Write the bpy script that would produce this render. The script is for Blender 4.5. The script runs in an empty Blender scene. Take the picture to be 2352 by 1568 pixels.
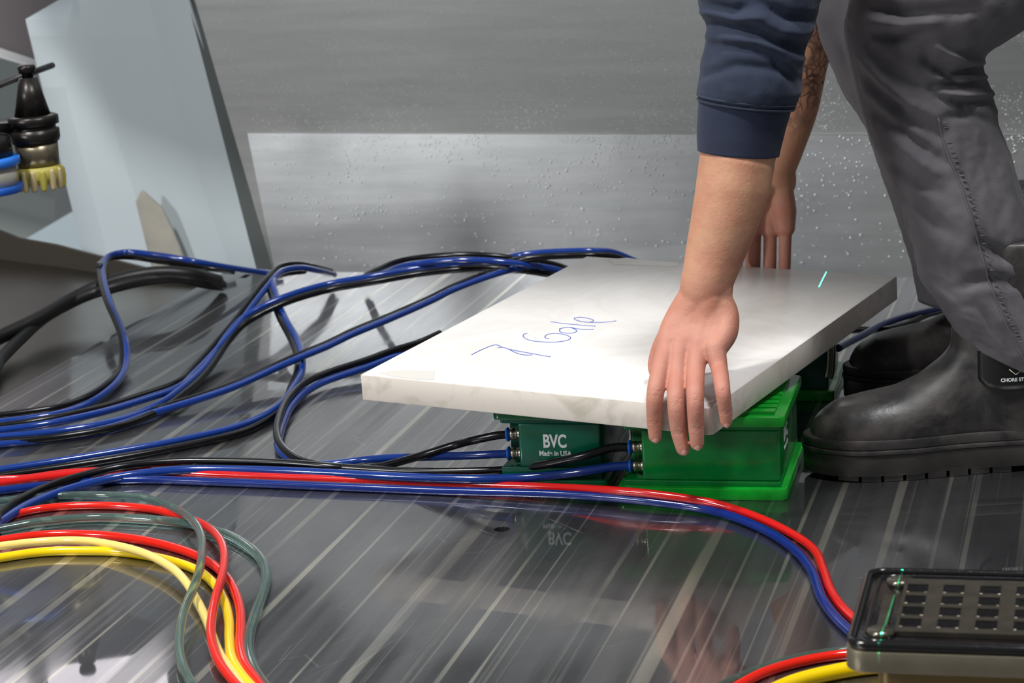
import bpy, bmesh, math, random
from mathutils import Vector, Matrix, noise
random.seed(7)
sc = bpy.context.scene
COL = sc.collection

# ------------------------------------------------------------------ camera
PITCH, ROLL, FPX, CH = math.radians(13.0), math.radians(3.21), 5319.0, 0.72
_R0 = Vector((1, 0, 0)); _U0 = Vector((0, math.sin(PITCH), math.cos(PITCH))); CF = Vector((0, math.cos(PITCH), -math.sin(PITCH)))
CR = _R0 * math.cos(ROLL) - _U0 * math.sin(ROLL); CU = _U0 * math.cos(ROLL) + _R0 * math.sin(ROLL)
CO = Vector((0, 0, CH))
cam = bpy.data.objects.new('camera', bpy.data.cameras.new('camera'))
COL.objects.link(cam)
cam.matrix_world = Matrix(((CR.x, CU.x, -CF.x, 0), (CR.y, CU.y, -CF.y, 0), (CR.z, CU.z, -CF.z, CH), (0, 0, 0, 1)))
cam.data.sensor_fit = 'HORIZONTAL'; cam.data.sensor_width = 36
cam.data.lens = 36 * FPX / 2352.0
cam.data.clip_start = 0.05
cam.data.dof.use_dof = True; cam.data.dof.focus_distance = 2.4; cam.data.dof.aperture_fstop = 13.0
sc.camera = cam

# ------------------------------------------------------------------ world, lights, exposure
sc.view_settings.view_transform = 'Standard'; sc.view_settings.look = 'None'
sc.view_settings.gamma = 1; sc.view_settings.use_curve_mapping = False
sc.view_settings.exposure = 0.0
w = bpy.data.worlds.new('hall'); sc.world = w; w.use_nodes = True
w.node_tree.nodes['Background'].inputs[0].default_value = (0.30, 0.31, 0.33, 1)
w.node_tree.nodes['Background'].inputs[1].default_value = 0.55

def area(name, loc, target, sx, sy, power, col=(1, 1, 1)):
    l = bpy.data.lights.new(name, 'AREA'); l.shape = 'RECTANGLE'; l.size = sx; l.size_y = sy
    l.energy = power; l.color = col
    o = bpy.data.objects.new(name, l); COL.objects.link(o); o.location = loc
    o.rotation_euler = (Vector(target) - Vector(loc)).to_track_quat('-Z', 'Y').to_euler()
    return o
area('hall_light', (-1.7, 1.4, 3.5), (-0.3, 3.2, 0.1), 0.34, 0.30, 125, (1.0, 0.985, 0.965))
area('hall_light', (0.85, 1.45, 3.3), (0.25, 2.5, 0.1), 0.5, 0.4, 72, (0.98, 0.985, 1.0))
area('skirt_highlight_light', (-3.2, 0.3, 1.7), (0.0, 3.6, 0.2), 0.45, 0.45, 62, (0.98, 0.99, 1.0))  # added side light for the skirt's highlight; no window stands there
area('floor_glare_light', (-0.74, 3.42, 0.585), (-0.35, 1.8, 0.0), 0.34, 0.07, 0.28, (1.0, 0.93, 0.95))  # added unseen light that puts glare patches on the bed

# ------------------------------------------------------------------ pixel helpers (2352x1568 frame)
def ray(px, py): return CF * FPX + CR * (px - 1176) - CU * (py - 784)
def at_z(px, py, z=0.0):
    d = ray(px, py); return CO + d * ((z - CH) / d.z)
def at_Y(px, py, Y):
    d = ray(px, py); return CO + d * (Y / d.y)
def on_plane(px, py, p, n):
    d = ray(px, py); return CO + d * ((p - CO).dot(n) / d.dot(n))
def to_px(P):
    q = P - CO; zc = q.dot(CF); return (1176 + FPX * q.dot(CR) / zc, 784 - FPX * q.dot(CU) / zc)

# ------------------------------------------------------------------ object helpers
LOC = {}
def empty(name, loc, label, cat, group=None):
    o = bpy.data.objects.new(name, None); COL.objects.link(o); o.location = loc
    o.empty_display_size = 0.02
    LOC[o] = Vector(loc); tag(o, label, cat, group); return o
def tag(o, label=None, cat=None, group=None, kind=None):
    if label: o['label'] = label
    if cat: o['category'] = cat
    if group: o['group'] = group
    if kind: o['kind'] = kind
    return o
def mk(name, verts, faces, mat, parent=None, smooth=True, origin=None):
    L = LOC[parent] if parent is not None else (Vector(origin) if origin is not None else Vector((0, 0, 0)))
    me = bpy.data.meshes.new(name)
    me.from_pydata([tuple(Vector(v) - L) for v in verts], [], faces)
    me.update()
    if mat: me.materials.append(mat)
    if smooth:
        for p in me.polygons: p.use_smooth = True
    o = bpy.data.objects.new(name, me); COL.objects.link(o)
    if parent is not None: o.parent = parent
    else: o.location = L
    LOC[o] = L
    return o
def fixn(o):
    bm = bmesh.new(); bm.from_mesh(o.data); bmesh.ops.recalc_face_normals(bm, faces=bm.faces); bm.to_mesh(o.data); bm.free(); return o
def bake(o):
    dg = bpy.context.evaluated_depsgraph_get()
    me = bpy.data.meshes.new_from_object(o.evaluated_get(dg))
    o.modifiers.clear(); o.data = me; return o
def bevel(o, wd, seg=2, ang=40):
    m = o.modifiers.new('b', 'BEVEL'); m.width = wd; m.segments = seg; m.limit_method = 'ANGLE'; m.angle_limit = math.radians(ang)
    bake(o)
    for p in o.data.polygons: p.use_smooth = True
    m2 = o.data
    try: m2.set_sharp_from_angle(angle=math.radians(40))
    except Exception: pass
    return o
class MB:
    def __init__(s): s.v = []; s.f = []
    def add(s, v, f):
        n = len(s.v); s.v += [Vector(q) for q in v]; s.f += [tuple(i + n for i in q) for q in f]; return s
    def prism(s, pts, z0, z1):           # pts: world xy list
        n = len(pts)
        v = [Vector((p[0], p[1], z0)) for p in pts] + [Vector((p[0], p[1], z1)) for p in pts]
        f = [tuple(range(n))[::-1], tuple(range(n, 2 * n))] + [(i, (i + 1) % n, n + (i + 1) % n, n + i) for i in range(n)]
        return s.add(v, f)
    def loft(s, rings, cap=True, close=True):
        n = len(rings[0]); v = [p for r in rings for p in r]; f = []
        for i in range(len(rings) - 1):
            for j in range(n if close else n - 1):
                a = i * n + j; b = i * n + (j + 1) % n
                f.append((a, b, b + n, a + n))
        if cap: f.append(tuple(range(n))[::-1]); f.append(tuple((len(rings) - 1) * n + j for j in range(n)))
        return s.add(v, f)
    def obj(s, name, mat, parent=None, smooth=True, origin=None):
        return fixn(mk(name, s.v, s.f, mat, parent, smooth, origin))
def catmull(P, sub=8):
    P = [Vector(p) for p in P]; Q = [P[0] * 2 - P[1]] + P + [P[-1] * 2 - P[-2]]; out = []
    for i in range(1, len(Q) - 2):
        a, b, c, d = Q[i - 1], Q[i], Q[i + 1], Q[i + 2]
        t0 = 0; t1 = t0 + max((b - a).length, 1e-6) ** .5; t2 = t1 + max((c - b).length, 1e-6) ** .5; t3 = t2 + max((d - c).length, 1e-6) ** .5
        for k in range(sub):
            t = t1 + (t2 - t1) * k / sub
            A1 = a * ((t1 - t) / (t1 - t0)) + b * ((t - t0) / (t1 - t0))
            A2 = b * ((t2 - t) / (t2 - t1)) + c * ((t - t1) / (t2 - t1))
            A3 = c * ((t3 - t) / (t3 - t2)) + d * ((t - t2) / (t3 - t2))
            B1 = A1 * ((t2 - t) / (t2 - t0)) + A2 * ((t - t0) / (t2 - t0))
            B2 = A2 * ((t3 - t) / (t3 - t1)) + A3 * ((t - t1) / (t3 - t1))
            out.append(B1 * ((t2 - t) / (t2 - t1)) + B2 * ((t - t1) / (t2 - t1)))
    out.append(P[-1]); return out
def sweep(pts, rad, n=12, caps='flat'):
    """rings along pts; rad float or list; caps 'round' adds hemispherical ends"""
    pts = [Vector(p) for p in pts]
    if not isinstance(rad, (list, tuple)): rad = [rad] * len(pts)
    rad = list(rad)
    T = []
    for i in range(len(pts)):
        t = pts[min(i + 1, len(pts) - 1)] - pts[max(i - 1, 0)]; T.append(t.normalized())
    N = T[0].orthogonal().normalized(); rings = []
    fr = []
    for i in range(len(pts)):
        if i: N = (N - T[i] * N.dot(T[i])).normalized()
        fr.append((N.copy(), T[i].cross(N)))
    def ring(c, r, k): return [c + (fr[k][0] * math.cos(a) + fr[k][1] * math.sin(a)) * r for a in [2 * math.pi * j / n for j in range(n)]]
    if caps == 'round':
        for a in (80, 60, 40, 20): rings.append(ring(pts[0] - T[0] * rad[0] * math.sin(math.radians(a)), rad[0] * math.cos(math.radians(a)), 0))
    for i in range(len(pts)): rings.append(ring(pts[i], rad[i], i))
    if caps == 'round':
        for a in (20, 40, 60, 80): rings.append(ring(pts[-1] + T[-1] * rad[-1] * math.sin(math.radians(a)), rad[-1] * math.cos(math.radians(a)), -1))
    return rings
def tube_obj(name, pts, r, mat, parent=None, n=12, sub=8, origin=None):
    P = catmull(pts, sub)
    return MB().loft(sweep(P, r, n)).obj(name, mat, parent, origin=origin if origin is not None else (P[0] if parent is None else None))
def rrect(cx, cy, hw, hd, r, yaw, seg=5):
    """rounded rectangle outline in world xy; local x to the right, local y into depth"""
    ex = Vector((math.cos(yaw), -math.sin(yaw))); ey = Vector((math.sin(yaw), math.cos(yaw))); out = []
    for qx, qy, a0 in ((1, 1, 0), (-1, 1, 90), (-1, -1, 180), (1, -1, 270)):
        for k in range(seg + 1):
            a = math.radians(a0 + 90 * k / seg)
            lx = qx * (hw - r) + r * math.cos(a); ly = qy * (hd - r) + r * math.sin(a)
            p = Vector((cx, cy)) + ex * lx + ey * ly; out.append((p.x, p.y))
    return out

# ------------------------------------------------------------------ materials
def lin(c):
    return tuple(((x / 255) / 12.92 if x / 255 <= .04045 else ((x / 255 + .055) / 1.055) ** 2.4) for x in c) + (1,)
class Mat:
    def __init__(s, name, col=(128, 128, 128), rough=.5, metal=0., **kw):
        s.m = bpy.data.materials.new(name); s.m.use_nodes = True; s.nt = s.m.node_tree; s.b = s.nt.nodes['Principled BSDF']
        s.b.inputs['Base Color'].default_value = lin(col); s.b.inputs['Roughness'].default_value = rough; s.b.inputs['Metallic'].default_value = metal
        for k, v in kw.items(): s.b.inputs[k.replace('_', ' ')].default_value = v
    def n(s, t, **kw):
        x = s.nt.nodes.new(t)
        for k, v in kw.items(): setattr(x, k, v)
        return x
    def l(s, a, b): s.nt.links.new(a, b)
    def coords(s, scale=(1, 1, 1), rot=(0, 0, 0)):
        tc = s.n('ShaderNodeNewGeometry'); mp = s.n('ShaderNodeMapping'); mp.inputs['Scale'].default_value = scale; mp.inputs['Rotation'].default_value = rot
        s.l(tc.outputs['Position'], mp.inputs[0]); return mp.outputs[0]
    def rotscale(s, rotz, scale):
        a = s.coords((1, 1, 1), (0, 0, rotz)); mp = s.n('ShaderNodeMapping'); mp.inputs['Scale'].default_value = scale; s.l(a, mp.inputs[0]); return mp.outputs[0]
    def noise(s, vec, scale=5., detail=3., rough=.5, dist=0.):
        x = s.n('ShaderNodeTexNoise'); x.inputs['Scale'].default_value = scale; x.inputs['Detail'].default_value = detail; x.inputs['Roughness'].default_value = rough; x.inputs['Distortion'].default_value = dist
        s.l(vec, x.inputs['Vector']); return x.outputs[0]
    def ramp(s, fac, stops):
        x = s.n('ShaderNodeValToRGB'); e = x.color_ramp.elements
        while len(e) < len(stops): e.new(.5)
        for i, (p, c) in enumerate(stops):
            e[i].position = p; e[i].color = c if isinstance(c, tuple) and len(c) == 4 else ((c, c, c, 1) if not isinstance(c, tuple) else lin(c))
        s.l(fac, x.inputs[0]); return x.outputs[0]
    def bump(s, h, strength=.3, dist=.001, prev=None):
        x = s.n('ShaderNodeBump'); x.inputs['Strength'].default_value = strength; x.inputs['Distance'].default_value = dist
        s.l(h, x.inputs['Height'])
        if prev: s.l(prev, x.inputs['Normal'])
        s.l(x.outputs[0], s.b.inputs['Normal']); return x.outputs[0]
    def math(s, op, a, b=None):
        x = s.n('ShaderNodeMath', operation=op)
        for i, q in enumerate((a, b)):
            if q is None: continue
            if isinstance(q, (int, float)): x.inputs[i].default_value = q
            else: s.l(q, x.inputs[i])
        return x.outputs[0]
    def mix(s, f, a, b):
        x = s.n('ShaderNodeMix', data_type='RGBA')
        for i, q in ((0, f), (6, a), (7, b)):
            if isinstance(q, (int, float)): x.inputs[i].default_value = q
            elif isinstance(q, tuple): x.inputs[i].default_value = lin(q) if len(q) == 3 else q
            else: s.l(q, x.inputs[i])
        return x.outputs[2]
    def col(s, o): s.l(o, s.b.inputs['Base Color'])
    def rough(s, o): s.l(o, s.b.inputs['Roughness'])

TY = math.radians(15.0)       # yaw of the machine bed's long axis
def floor_material():
    M = Mat('machined_aluminium', (150, 150, 152), .3, 1.0)
    # stripes run along the bed axis: coordinate across = x rotated
    a = M.rotscale(TY, (1, 1, 1))
    sep = M.n('ShaderNodeSeparateXYZ'); M.l(a, sep.inputs[0])
    X = sep.outputs[0]; Y = sep.outputs[1]
    st = M.rotscale(TY, (22, .35, 1)); n1 = M.noise(st, 1.0, 4, .6)
    st2 = M.rotscale(TY, (90, .8, 1)); n2 = M.noise(st2, 1.0, 3, .6)
    # narrow cutter overlap lines with their bright reflections painted in, unevenly spaced, fading in and out along their length
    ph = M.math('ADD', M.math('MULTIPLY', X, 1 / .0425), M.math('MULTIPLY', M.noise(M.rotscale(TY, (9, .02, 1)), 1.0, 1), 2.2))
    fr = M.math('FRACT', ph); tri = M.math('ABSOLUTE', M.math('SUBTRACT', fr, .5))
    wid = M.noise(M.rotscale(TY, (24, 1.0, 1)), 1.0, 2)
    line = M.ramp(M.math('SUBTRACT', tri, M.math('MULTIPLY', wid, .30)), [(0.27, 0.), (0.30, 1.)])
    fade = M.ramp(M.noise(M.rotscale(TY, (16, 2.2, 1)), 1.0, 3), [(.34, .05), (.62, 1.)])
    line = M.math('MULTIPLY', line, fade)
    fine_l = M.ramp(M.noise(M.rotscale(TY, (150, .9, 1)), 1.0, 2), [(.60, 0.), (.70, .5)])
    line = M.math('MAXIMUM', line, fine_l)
    band = M.ramp(n1, [(.36, 0.), (.62, 1.)])
    smear = M.noise(M.rotscale(TY + .9, (30, 6, 1)), 1.0, 4, .7)
    base = M.mix(band, (134, 135, 140), (166, 166, 168))
    base = M.mix(M.math('MULTIPLY', smear, .4), base, (106, 106, 107))
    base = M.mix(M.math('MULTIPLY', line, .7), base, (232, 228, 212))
    M.col(M.mix(.32, base, (70, 70, 72)))
    scr = M.n('ShaderNodeTexVoronoi', feature='DISTANCE_TO_EDGE'); scr.inputs['Scale'].default_value = 9
    M.l(M.rotscale(TY - 1.1, (.5, 3, 1)), scr.inputs['Vector'])
    scl = M.ramp(scr.outputs['Distance'], [(0.0, 1.), (0.006, 0.)])
    scm = M.math('MULTIPLY', scl, M.ramp(M.noise(M.rotscale(0, (7, 7, 1)), 1., 2), [(.5, 0.), (.62, 1.)]))
    # two lobes: near-mirror and brushed
    g1 = M.b; g1.inputs['Roughness'].default_value = .07
    M.rough(M.math('ADD', M.math('MULTIPLY', n2, .04), M.math('MULTIPLY', M.ramp(n1, [(.46, .02), (.56, .9)]), .13)))
    g2 = M.n('ShaderNodeBsdfPrincipled'); g2.inputs['Metallic'].default_value = 1.
    M.l(base, g2.inputs['Base Color']); g2.inputs['Roughness'].default_value = .42
    hb = M.n('ShaderNodeBump'); hb.inputs['Strength'].default_value = .25; hb.inputs['Distance'].default_value = .0006
    M.l(n2, hb.inputs['Height']); M.l(hb.outputs[0], g2.inputs['Normal'])
    mx = M.n('ShaderNodeMixShader')
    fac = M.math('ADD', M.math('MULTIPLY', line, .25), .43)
    fac = M.math('ADD', fac, M.math('MULTIPLY', scm, .3))
    M.l(fac, mx.inputs[0]); M.l(g1.outputs[0], mx.inputs[1]); M.l(g2.outputs[0], mx.inputs[2])
    M.l(mx.outputs[0], M.nt.nodes['Material Output'].inputs[0])
    return M.m
def sheet_material(name, col, rough, drops=True, metal=.85):
    M = Mat(name, col, rough, metal)
    c = M.coords((3, 3, 40)); n = M.noise(c, 1.5, 4, .6)
    gr = M.noise(M.coords((1, 1, 1)), 14, 2, .5)
    col2 = tuple(int(x * .82) for x in col)
    M.col(M.mix(n, col2, col)); M.rough(M.ramp(gr, [(.3, rough - .012), (.7, rough + .012)]))
    M.bump(M.noise(M.coords((1, 1, 1)), 220, 2), .10, .0003)
    return M.m
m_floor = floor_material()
m_tray = sheet_material('tray_steel', (146, 141, 133), .26, metal=1.)
m_wall = sheet_material('stainless_wall', (172, 174, 173), .46)
m_skirt = sheet_material('stainless_skirt', (192, 194, 195), .29)
m_rim = Mat('rim_steel', (88, 82, 74), .45, .7).m
m_paint = Mat('painted_panel', (208, 219, 223), .42)
m_paint.bump(m_paint.noise(m_paint.coords(), 6, 1), .05, .002); m_paint = m_paint.m
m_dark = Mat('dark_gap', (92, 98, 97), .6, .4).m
m_backw = Mat('back_frame_paint', (150, 158, 155), .5).m
m_black = Mat('black_rubber', (14, 14, 15), .42).m
m_blacktube = Mat('black_tube', (7, 7, 10), .22, Specular_IOR_Level=.45).m
def tubemat(name, col, rough=.14, tr=0., **kw):
    M = Mat(name, col, rough, 0., Coat_Weight=.25, Coat_Roughness=.05, **kw)
    if tr: M.b.inputs['Transmission Weight'].default_value = tr; M.b.inputs['IOR'].default_value = 1.35
    else: pass
    return M.m
m_blue = tubemat('blue_tube', (16, 50, 124))
m_dblue = tubemat('dark_blue_tube', (4, 34, 108))
m_red = tubemat('red_tube', (214, 28, 12))
m_dred = tubemat('deep_red_tube', (196, 22, 20))
m_yel = tubemat('yellow_tube', (236, 200, 4))
m_cream = tubemat('cream_tube', (240, 210, 120))
m_clear = tubemat('clear_tube', (150, 182, 170), .08, .88)

# ================================================================== THE SETTING
EF0 = at_z(520, 622); EF1 = at_z(2352, 640)
fd = (EF1 - EF0).normalized()            # direction of the bed's far edge
nd = Vector((-fd.y, fd.x, 0))            # away from the camera
ax = Vector((math.sin(TY), math.cos(TY), 0)); ac = Vector((math.cos(TY), -math.sin(TY), 0))
FL = EF0; FR = EF0 + fd * 2.6
NL = FL - ax * 3.0; NR = FR - ax * 3.2
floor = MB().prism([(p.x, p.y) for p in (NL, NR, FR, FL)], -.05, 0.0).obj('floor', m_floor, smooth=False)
# bolt hole through the bed
hp = at_z(1153, 1215); sq = at_z(564, 634)
cut = MB().prism([(hp.x + .0082 * math.cos(a), hp.y + .0082 * math.sin(a)) for a in [i * math.pi / 16 for i in range(32)]], -.03, .02)
cut.prism(rrect(sq.x, sq.y, .006, .014, .001, TY, 2), -.03, .02)
cutter = cut.obj('cutter', None, smooth=False)
bo = floor.modifiers.new('h', 'BOOLEAN'); bo.object = cutter; bo.operation = 'DIFFERENCE'; bo.solver = 'EXACT'
bake(floor); bpy.data.objects.remove(cutter)
tag(floor, 'brushed aluminium machine bed with bright machining stripes', kind='structure')
ho = MB().prism([(hp.x + .0081 * math.cos(a), hp.y + .0081 * math.sin(a)) for a in [i * math.pi / 12 for i in range(24)]], -.031, -.028).obj('bolt_hole_bottom', m_black, floor, False)

# side tray left of the bed
tray = MB().prism([(p.x, p.y) for p in (NL - ac * 1.2, NL - ac * .002, FL - ac * .002, at_z(478, 660, -.006) + nd * .02, at_z(320, 640, -.006), at_z(130, 612, -.006), at_z(45, 602, -.006), at_z(0, 595, -.006), at_z(-160, 580, -.006))], -.05, -.006).obj('trim_1', m_tray, smooth=False)
tag(tray, 'brownish steel side tray left of the bed', kind='structure')
# rim behind the tray
rt = [(-60, 516), (0, 530), (45, 548), (130, 563), (320, 612), (478, 652)]
rb = [(-60, 589), (0, 595), (45, 602), (130, 612), (320, 640), (478, 660)]
v = []
for a, b in zip(rt, rb):
    q = at_z(b[0], b[1], -.006); up = at_Y(a[0], a[1], q.y)
    v += [Vector((q.x, q.y, -.01)), Vector((up.x, q.y, up.z)), Vector((up.x, q.y + .012, up.z)), Vector((q.x, q.y + .012, -.01))]
m = MB(); m.loft([v[i:i + 4] for i in range(0, len(v), 4)])
rim = m.obj('trim_2', m_rim, smooth=False); bevel(rim, .001, 1)
tag(rim, 'dark brown steel rim behind the side tray', kind='structure')

# back wall: upper sheet and lower leaning skirt plate
wp = FL + nd * .075; wn = -nd
def wl(px, py, off=0.): return on_plane(px, py, wp + nd * off, wn)
def quad_sheet(pts, name, mat, th=.002, **k):
    """polygon with thickness pushed away from the camera"""
    a = (pts[1] - pts[0]).cross(pts[-1] - pts[0]).normalized()
    if a.y < 0: a = -a
    n = len(pts); q = pts + [p + a * th for p in pts]
    f = [tuple(range(n)), tuple(range(n, 2 * n))[::-1]] + [(i, (i + 1) % n, n + (i + 1) % n, n + i) for i in range(n)]
    return fixn(mk(name, q, f, mat, smooth=False, **k))
s0 = wl(436, -10); s1 = wl(568, 306)
tl = s0 + (s0 - s1).normalized() * 1.2
bot = wl(650, 640)
w0 = Vector((tl.x, tl.y, 1.5))
ul = [wl(452, 0), wl(470, 60), wl(500, 160), wl(568, 306)]
UL0 = wl(440, -30); lineL = (wl(560, 420) - wl(440, 0))
p_top = wl(440, 0) - lineL.normalized() * 1.3; p_bot = wl(650, 700)
wall = quad_sheet([p_bot, p_top, p_top + fd * 3.2, p_bot + fd * 3.0 + Vector((0, 0, 0))], 'wall_back', m_wall)
tag(wall, 'grey stainless back wall spotted with water droplets', kind='structure')
# skirt: top line at the seam, bottom line at the bed's far edge
sT = wl(568, 306, -.004); sTr = wl(2352, 321, -.004)
zt = (sT.z + sTr.z) / 2
sB0 = at_Y(640, 622, FL.y + 0.0)
k_b = (EF0 + nd * .036)
sBl = on_plane(641, 632, k_b, wn); sBr = on_plane(2352, 646, k_b, wn)
skirt = quad_sheet([sBl - Vector((0, 0, .05)), sT, sTr + fd * .5 * 1 + Vector((0, 0, 0)), sBr + fd * .5 - Vector((0, 0, .05))], 'trim_3', m_skirt, .0025)
tag(skirt, 'bright lower skirt plate along the back wall, wet with droplets', kind='structure')
lip = MB().loft([[p + q for q in (Vector((0, 0, -.001)), nd * .004, nd * .004 + Vector((0, 0, .0014)), Vector((0, 0, .0014)))] for p in (sT, sTr + fd * .5)]).obj('trim_4', m_skirt, smooth=False)
tag(lip, 'thin bright upper lip of the skirt plate', kind='structure')
# dark recess between the folded door and the wall
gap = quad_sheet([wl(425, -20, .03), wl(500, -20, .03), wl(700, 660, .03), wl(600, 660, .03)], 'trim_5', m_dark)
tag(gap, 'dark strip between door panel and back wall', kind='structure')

# left background
def P4(px, py, Y): return at_Y(px, py, Y)
bk = quad_sheet([P4(-700, -600, 5.4), P4(900, -600, 5.4), P4(900, 1100, 5.4), P4(-700, 1100, 5.4)], 'wall_left', m_backw)
tag(bk, 'pale machine enclosure wall far left', kind='structure')
bk2 = quad_sheet([P4(-300, -300, 4.9), P4(190, -300, 4.9), P4(130, 150, 4.9), P4(75, 142, 4.9), P4(0, 112, 4.9), P4(-300, 30, 4.9)], 'trim_6', Mat('grey_cover', (118, 112, 114), .4, .5).m)
tag(bk2, 'grey sheet cover at the upper left', kind='structure')
bk3 = quad_sheet([P4(-300, 28, 4.88), P4(0, 110, 4.88), P4(100, 143, 4.88), P4(95, 156, 4.84), P4(0, 128, 4.84), P4(-300, 48, 4.84)], 'trim_7', Mat('bright_edge', (240, 243, 243), .35).m, .004)
tag(bk3, 'bright folded edge under the grey cover', kind='structure')
bk4 = quad_sheet([P4(118, 250, 5.1), P4(175, 250, 5.1), P4(200, 760, 5.1), P4(134, 760, 5.1)], 'trim_8', Mat('grey_post', (110, 114, 116), .5).m, .02)
tag(bk4, 'grey upright frame post behind the tool holder', kind='structure')
bk5 = quad_sheet([P4(40, 560, 4.95), P4(165, 487, 4.95), P4(260, 470, 4.95), P4(260, 720, 4.95), P4(40, 720, 4.95)], 'trim_9', Mat('pale_ledge', (196, 212, 218), .5).m, .01)
tag(bk5, 'pale ledge beside the folded door panel', kind='structure')

# folded white door panel, sheet metal with vertical creases
rows = [-420, -5, 45, 82, 200, 330, 450, 610, 760]
def lerpline(pts, y):
    for (x0, y0), (x1, y1) in zip(pts, pts[1:]):
        if y <= y1 or (x1, y1) == pts[-1]: return x0 + (x1 - x0) * (y - y0) / (y1 - y0)
lines = [([(150, -5), (62, 45), (197, 590)], 4.22),
         ([(175, -5), (140, 150), (252, 590)], 4.17),
         ([(185, -5), (195, 60), (275, 325), (365, 612)], 4.13),
         ([(345, -5), (370, 90), (460, 400), (527, 600)], 3.99),
         ([(437, -5), (627, 613)], 3.872)]
rings = []
for yy in rows:
    r = []
    for k, (pts, Yd) in enumerate(lines):
        ptsx = pts if yy >= -5 else [(pts[0][0] - (0 if k else 0), -5), (pts[0][0] - 1, 45)]
        x = lerpline(pts, yy) if yy >= -5 else pts[0][0] - 60 * (k > 1)
        r.append(P4(x, yy, Yd + (0.012 * max(0, 82 - yy) / 82 if yy < 82 and k in (2, 3) else 0)))
    rings.append(r)
n = len(lines); vv = [p for r in rings for p in r]; ff = []
for i in range(len(rings) - 1):
    for j in range(n - 1): ff.append((i * n + j, i * n + j + 1, (i + 1) * n + j + 1, (i + 1) * n + j))
dp = mk('door_1', vv, ff, m_paint, smooth=False); sm = dp.modifiers.new('s', 'SOLIDIFY'); sm.thickness = .004; sm.offset = -1; bake(dp); fixn(dp); bevel(dp, .0015, 2, 5)
tag(dp, 'pale blue-grey folded sheet metal door panel', kind='structure')
# unseen gantry blocker (shaped to shade the top of the door and the wall)
LK = Vector((-1.7, 1.4, 3.5))
def toward(p, t): return p + (LK - p) * t
gl = [P4(-300, -420, 4.3), P4(62, 30, 4.22), P4(275, 335, 4.13), P4(470, 430, 4.0), P4(600, 475, 3.88)] + [wl(620, 300), wl(1500, 280), wl(2600, 280)]
low = [toward(p, .17) for p in gl]
m = MB()
m.loft([[p, p + Vector((0, .05, 0)), Vector((p.x, p.y + .05, max(p.z, .5) + .5)), Vector((p.x, p.y, max(p.z, .5) + .5))] for p in low])
gb = m.obj('gantry_blocker', Mat('blocker_paint', (190, 196, 198), .5).m, smooth=False)
tag(gb, 'pale unseen gantry blocker, shaped to shade door and wall, above the picture', 'gantry')
# offcut leaning on the door
m_st = Mat('stone_offcut', (178, 174, 162), .5); m_st.col(m_st.mix(m_st.noise(m_st.coords(), 25, 4), (150, 148, 140), (196, 190, 176))); m_st = m_st.m
oc = [(311, 464), (322, 438), (330, 441), (372, 478), (388, 510), (410, 560), (432, 620), (350, 620)]
oc_f = [P4(x, y, 4.02) for i, (x, y) in enumerate(oc)]
off = quad_sheet(oc_f, 'stone_offcut', m_st, .012); tag(off, 'pointed beige stone offcut leaning against the folded white panel', 'stone'); bevel(off, .0015, 1)

# ================================================================== DROPLETS ON THE WALL
def drops():
    m = MB()
    def dome(c, r, n):
        t = fd; u = n.cross(t).normalized(); t2 = u.cross(n).normalized(); k = 6; v = []
        st = random.uniform(1., 1.5)
        for a in range(k): v.append(c + (t2 * math.cos(a * 2 * math.pi / k) + u * st * math.sin(a * 2 * math.pi / k)) * r)
        for a in range(k): v.append(c + (t2 * math.cos(a * 2 * math.pi / k) + u * st * math.sin(a * 2 * math.pi / k)) * r * .6 + n * r * .38)
        v.append(c + n * r * .5)
        f = [(a, (a + 1) % k, k + (a + 1) % k, k + a) for a in range(k)] + [(k + a, k + (a + 1) % k, 2 * k) for a in range(k)]
        m.add(v, f)
    sn = (sT - sBl).cross(fd).normalized(); sn = sn if sn.y < 0 else -sn
    N = 0
    while N < 4200:
        x = random.uniform(480, 2352); y = random.uniform(-20, 300)
        d = noise.noise(Vector((x / 160, y / 90, 3)))
        if x < 480 + y * .3: continue
        if y < 90 and random.random() < .65: continue
        if random.random() < .55 - d: continue
        dome(wl(x, y) - nd * .0001, random.choice((.0004, .0005, .0006, .0008)), -nd); N += 1
    N = 0
    while N < 1500:
        x = random.uniform(570, 2352); y = 312 + 300 * random.random() ** 1.9
        if x < 570 + (y - 306) * .23 + 6: continue
        d = noise.noise(Vector((x / 130, y / 90, 9)))
        if random.random() < .5 - d: continue
        p = on_plane(x, y, sT, sn); dome(p, random.choice((.0005, .0006, .0008, .0011)), sn); N += 1
    o = m.obj('water_droplets', Mat('water', (222, 228, 228), .25, .0, Specular_IOR_Level=.8).m)
    tag(o, 'water droplets beaded over the stainless back wall', 'water', kind='stuff')
drops()

# ================================================================== SLAB
syaw, spi, sro = math.radians(29.97), math.radians(2.8), math.radians(-.62)
SO = Vector((-.167, 2.450, .127)); SW, SL, ST = .418, .538, .029
e1 = Vector((math.sin(syaw), math.cos(syaw), math.sin(spi))).normalized()
e2 = Vector((math.cos(syaw), -math.sin(syaw), math.sin(sro))); e2 = (e2 - e1 * e1.dot(e2)).normalized()
en = e2.cross(e1).normalized()
def S(u, v, w=0.): return SO + e2 * u + e1 * v + en * w
def S_px(px, py, off=.0): return on_plane(px, py, SO + en * off, en)
m_slab = Mat('white_quartz', (222, 218, 213), .32)
c = m_slab.coords((1, 1, 1)); ve = m_slab.noise(c, 7, 6, .6, 1.2); fine = m_slab.noise(c, 260, 3)
vein = m_slab.ramp(ve, [(.42, (224, 221, 217)), (.5, (217, 213, 208)), (.58, (224, 221, 217))])
m_slab.col(m_slab.mix(m_slab.math('MULTIPLY', fine, .1), vein, (196, 190, 182))); m_slab = m_slab.m
m_edge = Mat('quartz_sawn_edge', (214, 206, 194), .5)
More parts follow.
